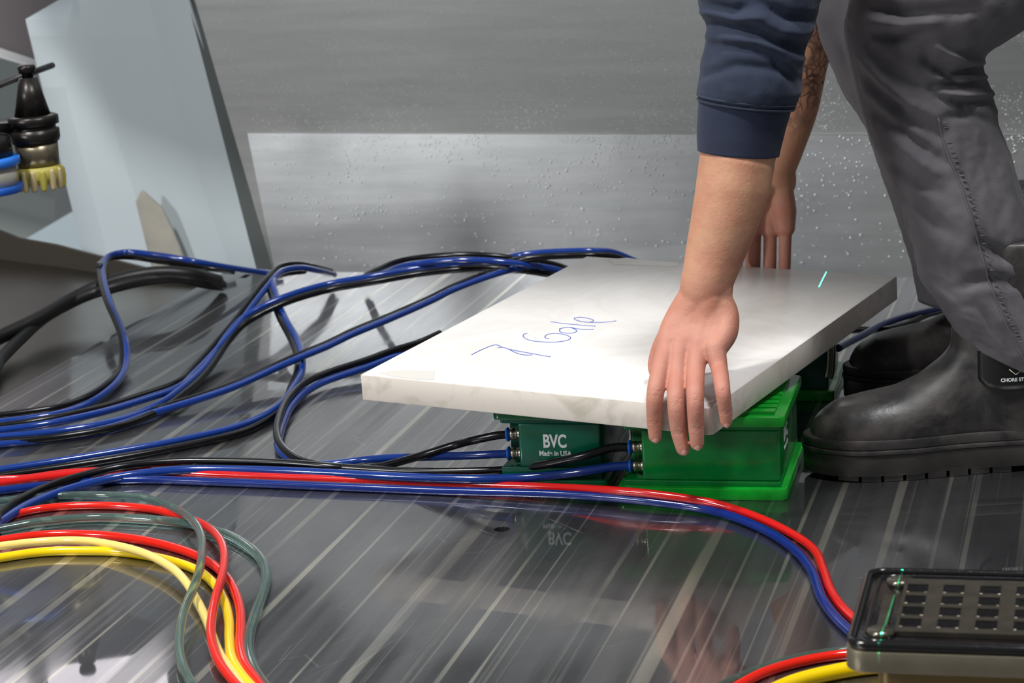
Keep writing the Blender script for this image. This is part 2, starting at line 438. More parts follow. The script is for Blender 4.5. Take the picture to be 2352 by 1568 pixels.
c = m_edge.coords((1, 1, 1)); ve = m_edge.ramp(m_edge.noise(c, 16, 5, .6, .8), [(.52, (220, 212, 201)), (.74, (182, 176, 158))]); m_edge.col(ve); m_edge = m_edge.m
corn = [S(0, 0), S(SW - .004, 0), S(SW, .004), S(SW, SL), S(0, SL)]
b_ = MB().add([p for p in corn] + [p - en * ST for p in corn], [(0, 1, 2, 3, 4), (9, 8, 7, 6, 5), (0, 5, 6, 1), (1, 6, 7, 2), (2, 7, 8, 3), (3, 8, 9, 4), (4, 9, 5, 0)])
slab = b_.obj('stone_slab', m_slab, smooth=False, origin=S(SW / 2, SL / 2))
slab.data.materials.append(m_edge)
for p in slab.data.polygons:
    if abs(p.normal.dot(en)) < .5: p.material_index = 1
bevel(slab, .0012, 2)
tag(slab, 'thick white quartz slab with blue handwriting, held in both hands on the green pods', 'stone slab')
# handwriting "7 Gale"
Z = lambda L: [(1060 + x / 5.88, 690 + y / 5.88) for x, y in L]
strokes = [Z([(135, 735), (190, 705), (330, 640), (420, 607), (470, 600), (510, 612), (550, 635)]),
           Z([(480, 638), (560, 634), (640, 658), (800, 690), (960, 718), (1100, 745), (1205, 760)]),
           Z([(640, 658), (700, 690), (780, 722), (870, 738), (960, 735)]),
           Z([(890, 448), (850, 452), (832, 475), (845, 500), (900, 530), (1000, 552), (1150, 562), (1300, 560), (1400, 545), (1465, 520), (1468, 495), (1420, 470), (1330, 450), (1240, 446), (1160, 460), (1128, 485), (1135, 508), (1180, 518)]),
           Z([(1320, 380), (1350, 376)]),
           Z([(1480, 365), (1400, 367), (1340, 380), (1322, 405), (1345, 428), (1420, 442), (1510, 438), (1555, 415), (1530, 388), (1470, 362)]),
           Z([(1470, 362), (1560, 382), (1660, 392), (1790, 390)]),
           Z([(1205, 285), (1350, 308), (1560, 328), (1700, 342), (1810, 346)]),
           Z([(1530, 235), (1522, 242), (1560, 268), (1650, 290), (1730, 294), (1775, 280), (1775, 262), (1720, 245), (1600, 228), (1530, 235)]),
           Z([(1650, 290), (1800, 298), (1950, 292), (2090, 276)])]
m = MB()
for s in strokes:
    P = catmull([S_px(x, y, .0001) for x, y in s], 5)
    m.loft(sweep(P, .00055, 5))
ink = m.obj('handwriting', Mat('blue_ink', (64, 92, 176), .6).m, slab)
tag(ink, 'blue handwritten lettering')
# grey chip patches along worn edges
m_p = Mat('worn_patch', (214, 210, 202), .3).m
def patch(poly, mat=m_p):
    m = MB(); P = [S_px(x, y, .00015) for x, y in poly]; m.add(P, [tuple(range(len(P)))])
    o = m.obj('worn_patch', mat, slab, False); sm = o.modifiers.new('s', 'SOLIDIFY'); sm.thickness = .0002; bake(o); return o
patch([(868, 856), (915, 850), (998, 852), (996, 872), (950, 870), (900, 864)])
patch([(1396, 596), (1440, 592), (1500, 600), (1560, 604), (1555, 612), (1480, 609), (1410, 606)])

# added unseen blocker above the frame; it dims the slab's rear half
qa = [toward(S_px(x, y), .36) for x, y in ((1130, 668), (2250, 700), (2250, 560), (1130, 560))]
m = MB(); m.add(qa + [p + Vector((0, 0, .06)) for p in qa], [(0, 1, 2, 3), (7, 6, 5, 4), (0, 4, 5, 1), (1, 5, 6, 2), (2, 6, 7, 3), (3, 7, 4, 0)])
qm = (qa[2] + qa[3]) / 2; gy = qm + Vector((0, 1.35, 0))
m.loft([[p + Vector((sx * .05, 0, sz * .03 + .03)) for sx, sz in ((-1, -1), (1, -1), (1, 1), (-1, 1))] for p in (qm, gy)])
m.obj('slab_blocker', gb.data.materials[0], gb, False)

# ================================================================== VACUUM PODS
def green(name, c, rough=.22):
    M = Mat(name, c, rough, 0., Coat_Weight=.3, Coat_Roughness=.1)
    n = M.noise(M.coords(), 30, 3); M.col(M.mix(M.ramp(n, [(.35, 0.), (.75, 1.)]), c, tuple(int(x * .75) for x in c))); return M.m
g_laser_body = green('laser_lit_pod_body', (0, 128, 52)); g_rim = green('green_pod_rim', (10, 172, 44)); g_teal = green('teal_pod_body', (2, 96, 72)); g_tealrim = green('teal_pod_rim', (4, 106, 60))  # the bright pod's body green has the laser's glow painted in
m_nickel = Mat('nickel', (176, 168, 150), .28, 1.).m; m_collet = Mat('blue_collet', (12, 96, 200), .35).m
m_white = Mat('white_print', (222, 228, 224), .5).m
def text_mesh(name, txt, size, origin, ex, ey, mat, parent, bold=False, align='CENTER'):
    cu = bpy.data.curves.new(name, 'FONT'); cu.body = txt; cu.size = size; cu.extrude = .00008; cu.align_x = align; cu.align_y = 'CENTER'
    if bold: cu.offset = size * .03
    o = bpy.data.objects.new(name, cu); COL.objects.link(o)
    dg = bpy.context.evaluated_depsgraph_get(); me = bpy.data.meshes.new_from_object(o.evaluated_get(dg)); bpy.data.objects.remove(o)
    ez = ex.cross(ey).normalized()
    V = [Vector(origin) + ex * q.co.x + ey * q.co.y + ez * q.co.z for q in me.vertices]
    return mk(name, V, [tuple(p.vertices) for p in me.polygons], mat, parent, False)
def make_pod(fr, wid, dep, yaw, label, mb, mr, port=True, h=.093, text=True, side_text=False, pz=(.059, .037)):
    """fr: front right floor corner"""
    ex = Vector((math.cos(yaw), -math.sin(yaw), 0)); ey = Vector((math.sin(yaw), math.cos(yaw), 0)); ez = Vector((0, 0, 1))
    c = fr - ex * wid / 2 + ey * dep / 2
    root = empty('vacuum_pod', (c.x, c.y, 0), label, 'vacuum pod', 'green vacuum pods under the slab')
    o = MB().prism(rrect(c.x, c.y, wid / 2, dep / 2, .008, yaw), 0, .013).obj('base_flange', mr, root); bevel(o, .0015, 2)
    ins = .007; hw = wid / 2 - ins; hd = dep / 2 - ins
    def W(u, v): q = c + ex * u + ey * v; return (q.x, q.y)
    nt = .020 if port else 0
    if port:
        o = MB().prism([W(-hw, -hd), W(hw, -hd), W(hw, hd), W(-hw, hd)], .012, pz[1] - .012).obj('pod_body', mb, root); bevel(o, .001, 2)
        pts = [W(-hw + nt, -hd), W(hw, -hd), W(hw, hd), W(-hw, hd), W(-hw, -hd + .045), W(-hw + nt, -hd + .045)]
    else: pts = [W(-hw, -hd), W(hw, -hd), W(hw, hd), W(-hw, hd)]
    o = MB().prism(pts, (pz[1] - .0122) if port else .012, .0745).obj('pod_body', mb, root); bevel(o, .003, 3)
    o = MB().prism(rrect(c.x, c.y, hw, hd, .004, yaw), .074, .083).obj('shoulder', mb, root); bevel(o, .001, 1)
    o = MB().prism(rrect(c.x, c.y, wid / 2 - .001, dep / 2 - .001, .007, yaw), .079, h - .003).obj('top_rim', mr, root); bevel(o, .0012, 2)
    # slotted sealing top
    nb = 9
    for i in range(nb):
        v0 = -dep / 2 + .012 + i * (dep - .024) / nb; v1 = v0 + (dep - .024) / nb * .72
        for (a, b) in ((-wid / 2 + .012, -wid * .18), (-wid * .14, wid * .14), (wid * .18, wid / 2 - .012)):
            MB().prism([W(a, v0), W(b, v0), W(b, v1), W(a, v1)], h - .004, h + .0005).obj('seal_rib', mr, root, False)
    if port:
        for k, z in enumerate(pz):
            st = Vector((*W(-hw + nt, -hd + .014), z)); d = (-ex * 1 + Vector((0, 0, -.05))).normalized() if k else (-ex + Vector((0, 0, -.08))).normalized()
            f = MB()
            f.loft(sweep([st + ex * .003, st + d * .004, st + d * .0041, st + d * .0065, st + d * .0066, st + d * .012], [.0066, .0066, .0058, .0058, .0064, .0064], 16))
            o = f.obj('hose_fitting', m_nickel, root)
            MB().loft(sweep([st + d * .0118, st + d * .0138, st + d * .0139, st + d * .016], [.0054, .0054, .0080, .0072], 18)).obj('collet_ring', m_collet, o)
    if text:
        cc = c - ey * (hd + .0002) + ex * .005
        text_mesh('lettering', 'BVC', .0200, cc + ez * .054, ex * .70, ez, m_white, root, True)
        text_mesh('lettering', 'Made in USA', .0078, cc + ez * .0408, ex * .86, ez, m_white, root, True)
    if side_text:
        cc = c + ex * (hw + .0002) - ey * .03
        text_mesh('lettering', 'BVC', .0195, cc + ez * .058, ey, ez, m_white, root, True)
        text_mesh('lettering', 'Made in USA', .0068, cc + ez * .0445, ey, ez, m_white, root)
    return root, c, ex, ey, hw, hd, nt, pz
PY = math.radians(13.5)
podR = make_pod(Vector((.277, 2.309, 0)), .180, .182, PY, 'bright green vacuum pod, laser glow in its colour, under the slab beside the black boot toe', g_laser_body, g_rim, text=False, side_text=True, pz=(.052, .031))
podL = make_pod(Vector((.0935, 2.376, 0)), .124, .182, PY, 'dark teal-green vacuum pod with white lettering on its front, left of the bright one', g_teal, g_tealrim)
podB = make_pod(Vector((.384, 2.70, 0)), .124, .15, PY, 'dark green vacuum pod behind, between the slab and the far boot', g_teal, g_rim, port=False, text=False)
def port_pos(pod, k):
    root, c, ex, ey, hw, hd, nt, pz = pod
    z = pz[k]
    st = c + ex * (-hw + nt) + ey * (-hd + .014) + Vector((0, 0, z)); d = (-ex + Vector((0, 0, -.05 if k else -.08))).normalized()
    return st + d * .012, d
# nickel elbow on the far pod
q = at_Y(1910, 830, 2.70)
tube_obj('hose_fitting', [q + Vector((0, 0, .035)), q + Vector((0, 0, .012)), q + Vector((-.002, .0, -.012)), q + Vector((-.004, 0, -.02))], .0055, m_nickel, podB[0])

# ================================================================== HOSES
R5 = .0047
def T(name, label, mat, pts, r=R5, cat='hose', group=None, pre=None, post=None):
    P = []
    for p in pts: P.append(at_z(p[0], p[1], p[2] if len(p) > 2 else r))
    if pts[0][0] <= -30:            # carry the hose on beyond the left edge of the picture
        d = (P[0] - P[1]); d.z = 0; d = (d.normalized() + Vector((-1.2, 0, 0))).normalized(); q = P[0]
        P = [Vector((q.x + d.x * k, q.y + d.y * k * .6 - .12 * k * k, max(r, q.z * (1 - k)))) for k in (1.0, .6, .25)] + P
    if pre: P = pre + P
    if post: P = P + post
    o = tube_obj(name, P, r, mat)
    tag(o, label, cat, group); return o
def shift(pts, dx, dy, dz=0): return [(p[0] + dx, p[1] + dy, (p[2] if len(p) > 2 else R5) + dz) for p in pts]
GB = 'blue and black air hoses'
# loop A rising at the back left (blue with black twin)
A = [(-30, 972, .006), (58, 962, .006), (134, 950, .006), (195, 930, .007), (246, 899, .008), (280, 862, .010), (291, 827, .016), (288, 781, .03), (274, 741, .04), (256, 701, .05), (241, 652, .06), (237, 612, .066), (254, 586, .07), (290, 579, .07), (357, 585, .066), (446, 600, .055), (527, 614, .035), (616, 627, .010), (650, 630, .006)]
T('air_hose', 'blue air hose rising in the tall leftmost loop over the bed corner', m_blue, A, group=GB)
T('air_hose', 'black air hose hidden just inside the tall leftmost blue loop', m_blacktube, shift(A[:6], -3, -15, .000) + shift(A[6:12], -9, -6, .001) + [(229, 612, .069), (250, 592, .062), (300, 590, .055), (380, 602, .040), (470, 615, .02), (540, 624, .010)], group=GB)
# loop B
B = [(-30, 982, .012), (89, 966, .013), (223, 938, .013), (330, 906, .013), (402, 880, .013), (437, 850, .014), (491, 793, .022), (536, 741, .035), (580, 683, .05), (612, 642, .06), (640, 614, .064), (680, 606, .06), (720, 612, .045), (760, 622, .02)]
T('air_hose', 'black air hose climbing diagonally into the second loop', m_blacktube, B, group=GB)
T('air_hose', 'blue air hose lying along the black one up to the second loop', m_blue, shift(B, 8, 9, .0), group=GB)
# C: long diagonal up to the big arch running to the slab back
Cc = [(-30, 1006, .010), (134, 990, .010), (268, 966, .010), (357, 932, .011), (415, 893, .012), (469, 844, .015), (527, 763, .03), (558, 730, .04), (600, 705, .05), (660, 679, .06), (749, 653, .066), (856, 634, .072), (957, 616, .076), (1046, 606, .078), (1121, 602, .075), (1225, 612, .065), (1300, 628, .05), (1360, 655, .03)]
T('air_hose', 'blue air hose in the long arch passing up to the slab rear corner', m_blue, Cc, group=GB)
T('air_hose', 'black air hose under the long blue arch to the slab', m_blacktube, shift(Cc, 4, 13, -.003), group=GB)
D2 = [(840, 632, .02), (870, 618, .05), (927, 597, .08), (1017, 587, .09), (1106, 586, .09), (1195, 595, .08), (1285, 611, .06), (1350, 640, .04)]
T('air_hose', 'black air hose forming the topmost hump behind the slab', m_blacktube, D2, group=GB)
T('air_hose', 'blue air hose just below the topmost black hump', m_blue, shift(D2, 8, 12, -.002), group=GB)
E2 = [(1130, 600, .07), (1180, 588, .085), (1240, 580, .09), (1300, 577, .09), (1370, 576, .088), (1410, 580, .08), (1460, 600, .06)]
T('air_hose', 'blue air hose curling over right behind the slab rear corner', m_blue, E2, group=GB)
T('air_hose', 'black air hose under the blue curl behind the slab rear corner', m_blacktube, shift(E2, 4, 10, -.002), group=GB)
# diagonal single pair
G = [(-30, 1022, .006), (120, 1006, .006), (250, 982, .007), (340, 952, .008), (400, 934, .010), (446, 920, .012), (536, 889, .016), (625, 849, .022), (696, 818, .03), (750, 796, .034), (808, 768, .04), (898, 731, .047), (987, 692, .054), (1046, 663, .06), (1136, 630, .068), (1195, 615, .07), (1240, 611, .07)]
T('air_hose', 'blue air hose stretched diagonally across the bed toward the slab', m_blue, G, group=GB)
T('air_hose', 'black air hose riding above the blue diagonal one', m_blacktube, shift(G, -2, -8, .001), r=.0036, group=GB)
# loop H: comes forward from the back, crosses and sweeps to the left edge
Hh = [(720, 610, .045), (680, 614, .055), (645, 625, .06), (628, 650, .06), (638, 687, .05), (656, 732, .042), (681, 777, .03), (694, 817, .022), (692, 857, .016), (672, 893, .012), (649, 924, .010), (605, 955, .009), (536, 982, .008), (402, 1013, .008), (268, 1037, .008), (134, 1059, .008), (-30, 1083, .008)]
T('air_hose', 'blue air hose dropping vertically then sweeping to the left edge', m_blue, Hh, group=GB)
T('air_hose', 'black air hose twinned with the one dropping vertically to the left edge', m_blacktube, [(700, 622, .05), (655, 628, .055), (620, 650, .058), (628, 690, .048), (645, 735, .04), (668, 778, .028), (682, 817, .02), (682, 855, .014), (668, 890, .006), (655, 925, .006), (612, 966, .005), (540, 997, .005), (402, 1028, .005), (268, 1053, .005), (134, 1074, .005), (-30, 1097, .005)], group=GB)
# I: from under the slab, U-turn and back to the right pod (black) and fitting
pR0, dR0 = port_pos(podR, 0); pR1, dR1 = port_pos(podR, 1); pL0, dL0 = port_pos(podL, 0); pL1, dL1 = port_pos(podL, 1)
I0 = [(1010, 765, .03), (957, 788, .028), (898, 806, .024), (838, 828, .02), (749, 857, .015), (700, 880, .014), (662, 915, .014), (642, 955, .014), (636, 995, .013), (650, 1028, .012), (684, 1053, .012), (735, 1068, .012), (850, 1078, .012), (950, 1083, .013), (1080, 1082, .016), (1180, 1077, .020), (1270, 1062, .032), (1350, 1044, .044)]
T('air_hose', 'black air hose turning back in a U and ending in the right pod upper fitting', m_blacktube, I0, group=GB, post=[pR0 + dR0 * .02 + Vector((0, 0, .001)), pR0])
I1 = [(1010, 780, .02), (957, 802, .018), (898, 822, .016), (838, 845, .012), (749, 875, .008), (702, 900, .007), (668, 935, .007), (652, 968, .006), (642, 1000, .006), (640, 1030, .006), (665, 1052, .006), (700, 1063, .006), (760, 1066, .008), (830, 1057, .012), (900, 1051, .018), (1000, 1048, .026), (1060, 1046, .031)]
T('air_hose', 'blue air hose turning back in a U and ending in the left pod lower fitting', m_blue, I1, group=GB, post=[pL1 + dL1 * .02, pL1])
T('air_hose', 'short black air hose slanting up into the left pod upper fitting', m_blacktube, [(800, 1078, .006), (860, 1074, .008), (910, 1062, .016), (980, 1042, .030), (1050, 1020, .042), (1090, 1010, .050)], group=GB, post=[pL0 + dL0 * .014, pL0])
# J: black + blue pair front left
J0 = [(-30, 1210, .010), (0, 1183, .010), (45, 1147, .010), (112, 1116, .011), (201, 1089, .012), (290, 1070, .013), (402, 1060, .014), (536, 1060, .014), (660, 1064, .014), (760, 1072, .013), (850, 1080, .008), (930, 1086, .006), (1010, 1090, .005)]
T('air_hose', 'black air hose sweeping in from the left edge, nearest black one', m_blacktube, J0, group=GB)
J1 = [(-30, 1226, .006), (0, 1200, .006), (67, 1158, .007), (156, 1124, .008), (268, 1096, .009), (402, 1080, .009), (560, 1079, .009), (750, 1086, .010), (900, 1094, .012), (1000, 1098, .013), (1100, 1100, .014), (1200, 1097, .015), (1290, 1089, .020), (1355, 1080, .026)]
T('air_hose', 'translucent blue air hose ending in the right pod lower fitting', m_blue, J1, group=GB, r=.005, post=[pR1 + dR1 * .02, pR1])
# long red and dark blue pair
GR = 'red and dark blue pair curving across the bed'
R1 = [(-30, 1112), (100, 1096), (220, 1084), (330, 1082), (500, 1090), (750, 1100), (1000, 1110), (1250, 1118, .010), (1420, 1127, .017), (1520, 1137, .017), (1640, 1156, .013), (1740, 1188, .007), (1830, 1232), (1872, 1265), (1892, 1310), (1910, 1358), (1940, 1400), (2000, 1450), (2080, 1500)]
T('air_hose', 'long red hose curving across the bed down to the grey vacuum block', m_dred, R1, r=.0045, group=GR)
B1 = [(-30, 1130), (100, 1115), (300, 1102), (500, 1107), (750, 1117), (1000, 1127), (1300, 1136, .008), (1480, 1150, .009), (1640, 1174, .006), (1750, 1214), (1820, 1258), (1862, 1306), (1888, 1372), (1915, 1412), (1960, 1456), (2040, 1520)]
T('air_hose', 'long dark blue hose lying in front of the long red one', m_dblue, B1, r=.0048, group=GR)
T('air_hose', 'dull red hose partly hidden behind the black hoses at the left edge', m_dred, [(-30, 1100, .004), (60, 1096, .004), (150, 1084, .004), (240, 1079, .004), (330, 1076, .004)], r=.0035, group=GR)
# foreground bundle
GF = 'coloured hose bundle at the lower left'
C1 = [(-40, 1156, .005), (60, 1144, .005), (119, 1139, .005), (239, 1137, .006), (328, 1143, .008), (392, 1163, .012), (438, 1190, .017), (460, 1225, .02), (464, 1265, .021), (457, 1312, .021), (441, 1357, .02), (424, 1400, .018), (414, 1450, .014), (413, 1500, .010), (425, 1540, .007), (455, 1590, .005)]
T('air_hose', 'clear grey-green hose crossing over the coloured ones, leftmost at the bottom', m_clear, C1, r=.0044, group=GF)
R2 = [(-40, 1202), (45, 1178), (119, 1165), (239, 1161), (343, 1168), (403, 1182, .006), (463, 1202, .009), (500, 1232, .012), (515, 1270, .015), (511, 1318, .016), (496, 1369, .016), (486, 1422, .014), (486, 1467, .012), (503, 1518, .009), (533, 1560, .006), (575, 1600, .005)]
T('air_hose', 'red hose crossing over the yellow ones at the lower left', m_red, R2, r=.0044, group=GF)
C2 = [(-40, 1222), (90, 1199), (209, 1189), (328, 1192), (433, 1203), (507, 1222), (565, 1252), (602, 1288), (612, 1324), (602, 1366), (585, 1413), (573, 1458), (573, 1503), (588, 1542), (620, 1590)]
T('air_hose', 'clear grey-green hose on the outside of the bundle, rightmost at the bottom', m_clear, C2, r=.0050, group=GF)
R3 = [(-40, 1246), (90, 1229), (194, 1227), (299, 1236), (388, 1254), (463, 1281), (513, 1317), (540, 1360), (552, 1404), (553, 1443), (552, 1482), (563, 1524), (592, 1563), (625, 1600)]
T('air_hose', 'red hose lying flat between yellow and clear hoses', m_red, R3, r=.0048, group=GF)
Y1 = [(-40, 1258, .006), (90, 1244, .007), (179, 1241, .009), (254, 1250, .011), (328, 1269, .013), (388, 1299, .013), (426, 1335, .012), (452, 1378, .009), (472, 1418, .007), (488, 1460, .005), (505, 1503, .005), (531, 1542, .005), (560, 1580, .005)]
T('air_hose', 'pale cream hose beside the bright yellow one', m_cream, Y1, r=.0044, group=GF)
Y2 = [(-40, 1286), (90, 1268), (194, 1265), (284, 1268), (373, 1283), (448, 1307), (491, 1340), (515, 1380), (526, 1425), (527, 1467), (533, 1512), (555, 1550), (590, 1590)]
T('air_hose', 'bright yellow hose in the lower left bundle', m_yel, Y2, r=.0048, group=GF)
# bottom right
T('air_hose', 'red hose running under the grey vacuum block at the lower right', m_red, [(1640, 1610), (1700, 1572), (1760, 1542), (1840, 1519), (1920, 1505), (2000, 1500)], r=.0045, group='hoses under the grey vacuum block')
T('air_hose', 'clear hose behind the red one at the lower right', m_clear, [(1600, 1600), (1680, 1562), (1760, 1530), (1850, 1506), (1930, 1494), (2000, 1490)], r=.0035, group='hoses under the grey vacuum block')
T('air_hose', 'thick yellow hose in front of the red one at the lower right', m_yel, [(1690, 1640), (1760, 1595), (1830, 1564), (1920, 1542), (2000, 1530), (2080, 1525)], r=.0068, group='hoses under the grey vacuum block')
# heavy black hoses, back left
K0 = [(-40, 792, .02), (0, 774, .022), (89, 731, .03), (179, 680, .04), (240, 652, .05), (312, 633, .055), (379, 626, .055), (446, 632, .045), (500, 645, .02)]
T('rubber_hose', 'thick black rubber hose arching over the side tray', m_black, K0, r=.0105, group='thick black hoses over the side tray')
T('rubber_hose', 'lower thick black rubber hose running down to the left edge', m_black, [(-40, 870, .006), (0, 826, .01), (45, 780, .016), (112, 723, .026), (200, 678, .04), (260, 660, .046), (330, 644, .048), (400, 637, .045), (470, 650, .025), (510, 655, .01)], r=.0088, group='thick black hoses over the side tray')
# right of the slab, behind
T('air_hose', 'blue air hose between the slab and the trouser leg', m_blue, [(1925, 800, .05), (1950, 786, .05), (1985, 768, .05), (2030, 744, .05), (2090, 724, .05), (2160, 708, .05), (2260, 690, .03)], group=GB)
T('air_hose', 'black air hose under the blue one between slab and trouser leg', m_blacktube, [(1900, 770, .03), (1960, 757, .04), (2020, 758, .045), (2080, 745, .045), (2130, 722, .045), (2200, 704, .04)], group=GB)

# ================================================================== GREY VACUUM BLOCK (lower right)
GY = math.radians(14.4)
bex = Vector((math.cos(GY), -math.sin(GY), 0)); bey = Vector((math.sin(GY), math.cos(GY), 0))
BO = at_z(1938, 1478, .115)                     # front left corner of the top
GW, GD = .30, .172
gc = BO + bex * GW / 2 + bey * GD / 2
blk = empty('vacuum_block', (gc.x, gc.y, 0), 'grey metal vacuum block with wet black rubber grid top, lower right corner', 'vacuum block')
m_cast = Mat('cast_aluminium', (150, 142, 124), .42, .8); m_cast.col(m_cast.mix(m_cast.noise(m_cast.coords(), 40, 4), (122, 115, 98), (156, 147, 126))); m_cast = m_cast.m
m_lat = Mat('wet_lattice', (78, 74, 66), .2, .5); m_lat.col(m_lat.mix(m_lat.noise(m_lat.coords(), 60, 3), (52, 50, 46), (98, 92, 80))); m_lat = m_lat.m
m_wet = Mat('wet_black_rubber', (13, 13, 14), .16, 0., Specular_IOR_Level=.7); m_wet.bump(m_wet.noise(m_wet.coords(), 300, 2), .3, .0008); m_wet = m_wet.m
o = MB().prism(rrect(gc.x, gc.y, GW / 2, GD / 2, .016, GY, 8), .093, .109).obj('metal_plate', m_cast, blk); bevel(o, .001, 2)
o = MB().prism(rrect(gc.x, gc.y, GW / 2 - .002, GD / 2 - .002, .015, GY, 8), .109, .113).obj('rubber_top', m_wet, blk); bevel(o, .001, 2)
def ring_path(ins, z, r): 
    P = [Vector((x, y, z)) for x, y in rrect(gc.x, gc.y, GW / 2 - ins, GD / 2 - ins, r, GY, 8)]; return P
for ins, z, rr in ((.004, .113, .0035), (.013, .1125, .002)):
    P = ring_path(ins, z, .013); P2 = P + [P[0]]
    m = MB(); rg = sweep(P2 + [P2[1]], rr, 8)[:-1]; rg[-1] = rg[0]
    m.loft(rg, cap=False); o = m.obj('seal_ridge', m_wet, blk)
def BW(u, v, z): return BO * 1 + bex * u + bey * v + Vector((0, 0, z - BO.z))
# lattice with square wells
q0 = at_z(2108, 1354, .115) - BO; u0, v0 = q0.dot(bex), q0.dot(bey)
q1 = at_z(2184, 1362, .115) - BO; du = .0275
q2 = at_z(2084, 1433, .115) - BO; dv = (v0 - q2.dot(bey)) / 3
hu, hv = .0079, dv * .36
us = [u0 - .05]; 
for i in range(9): us += [u0 + i * du - hu, u0 + i * du + hu]
us = [u for u in us if u < GW - .02] + [GW - .02]
vs = [v0 - 3 * dv - dv * .75]
for j in range(4): vs += [v0 - (3 - j) * dv - hv, v0 - (3 - j) * dv + hv]
vs += [v0 + dv * .85]
us[0] = .034
m = MB()
for i in range(len(us) - 1):
    for j in range(len(vs) - 1):
        if i % 2 == 1 and j % 2 == 1 and i < len(us) - 1: continue
        a, b, c_, d = us[i], us[i + 1], vs[j], vs[j + 1]
        m.add([BW(a, c_, .1165), BW(b, c_, .1165), BW(b, d, .1165), BW(a, d, .1165), BW(a, c_, .112), BW(b, c_, .112), BW(b, d, .112), BW(a, d, .112)],
              [(0, 1, 2, 3), (4, 7, 6, 5), (0, 4, 5, 1), (1, 5, 6, 2), (2, 6, 7, 3), (3, 7, 4, 0)])
o = m.obj('lattice', m_lat, blk, False); tag(o, 'brown-grey wet lattice between the wells')
for i in range(9):
    for j in range(4):
        uc = u0 + i * du; vc = v0 - j * dv
        if uc + hu > GW - .02: continue
        a = MB().prism([((BW(uc + s * hu * .98, vc + t * hv * .98, 0)).x, (BW(uc + s * hu * .98, vc + t * hv * .98, 0)).y) for s, t in ((-1, -1), (1, -1), (1, 1), (-1, 1))], .112, .1160).obj('rubber_well', m_wet, blk, False)
        m = MB()
        for s, t in ((-1, -1), (1, -1)):
            p = BW(uc + s * hu * .85, vc + t * hv * .9, .1158); 
            m.loft(sweep([p - bex * .0006, p + bex * .0006], .0009, 6, 'round'))
        m.obj('highlight_bead', m_nickel, blk)  # shiny metal beads stand in for highlights at the well corners
for (px_, py_) in ((2068, 1335), (2024, 1451)):
    p = at_z(px_, py_, .1145)
    MB().loft(sweep([p - Vector((0, 0, .002)), p + Vector((0, 0, .0018))], [.0105, .0105], 24)).obj('screw_boss', m_lat, blk)
p = BW(.022, .03, 0)
MB().prism([(q.x, q.y) for q in (BW(.020, .035, 0), BW(.028, .035, 0), BW(.028, .110, 0), BW(.020, .110, 0))], .112, .1145).obj('slot_insert', m_lat, blk, False)
o = MB().prism(rrect(gc.x + .012, gc.y + .01, GW / 2 - .012, GD / 2 - .014, .01, GY, 6), 0, .093).obj('base_block', Mat('bronze_base', (128, 108, 70), .4, .6).m, blk); bevel(o, .001, 1)

# ================================================================== TOOL HOLDERS, far left
m_oil = Mat('oiled_steel', (44, 42, 40), .34, .7); m_oil.bump(m_oil.noise(m_oil.coords(), 90, 3), .4, .001); m_oil = m_oil.m
m_brs = Mat('worn_steel', (128, 120, 100), .35, .8).m
m_gum = Mat('yellow_pads', (168, 158, 70), .5).m; m_gum2 = Mat('tan_fingers', (176, 160, 118), .5).m
def lathe(prof, c, tilt, n=28):
    """prof list of (radius, height) about a slightly tilted axis"""
    axz = tilt.normalized(); a = axz.orthogonal().normalized(); b = axz.cross(a); rings = []
    for r, h in prof: rings.append([c + axz * h + (a * math.cos(t) + b * math.sin(t)) * r for t in [2 * math.pi * k / n for k in range(n)]])
    return MB().loft(rings)
TYd = 3.05; sc_ = TYd / FPX
top = at_Y(62, 165, TYd); botm = at_Y(93, 408, TYd); axz = (top - botm).normalized()
th = empty('tool_holder', botm, 'black tapered tool holder with yellow toothed ring, hanging at the left edge', 'tool holder')
px = sc_
lathe([(48 * px, 30 * px), (50 * px, 85 * px)], botm, axz).obj('cutter_body', m_brs, th)
lathe([(54 * px, 84 * px), (57 * px, 92 * px), (57 * px, 112 * px), (50 * px, 114 * px), (50 * px, 122 * px), (58 * px, 124 * px), (58 * px, 142 * px), (50 * px, 146 * px)], botm, axz).obj('collar', m_oil, th)
lathe([(42 * px, 40 * px + 104 * px), (21 * px, 232 * px)], botm, axz).obj('taper', m_oil, th)
lathe([(13 * px, 231 * px), (13 * px, 242 * px), (19 * px, 243 * px), (21 * px, 256 * px), (17 * px, 262 * px)], botm, axz).obj('pull_stud', m_oil, th)
lathe([(50 * px, -6 * px), (54 * px, 2 * px), (54 * px, 20 * px), (46 * px, 30 * px)], botm, axz).obj('toothed_ring', m_gum, th)
a_ = axz.orthogonal().normalized(); b_2 = axz.cross(a_)
for k in range(14):
    t = 2 * math.pi * k / 14 + .2; c = botm + (a_ * math.cos(t) + b_2 * math.sin(t)) * 50 * px
    MB().loft(sweep([c + axz * 16 * px, c + axz * 2 * px, c - axz * 20 * px], [8 * px, 9 * px, 7 * px], 10, 'round')).obj('tooth', m_gum2 if k % 3 else m_gum, th)
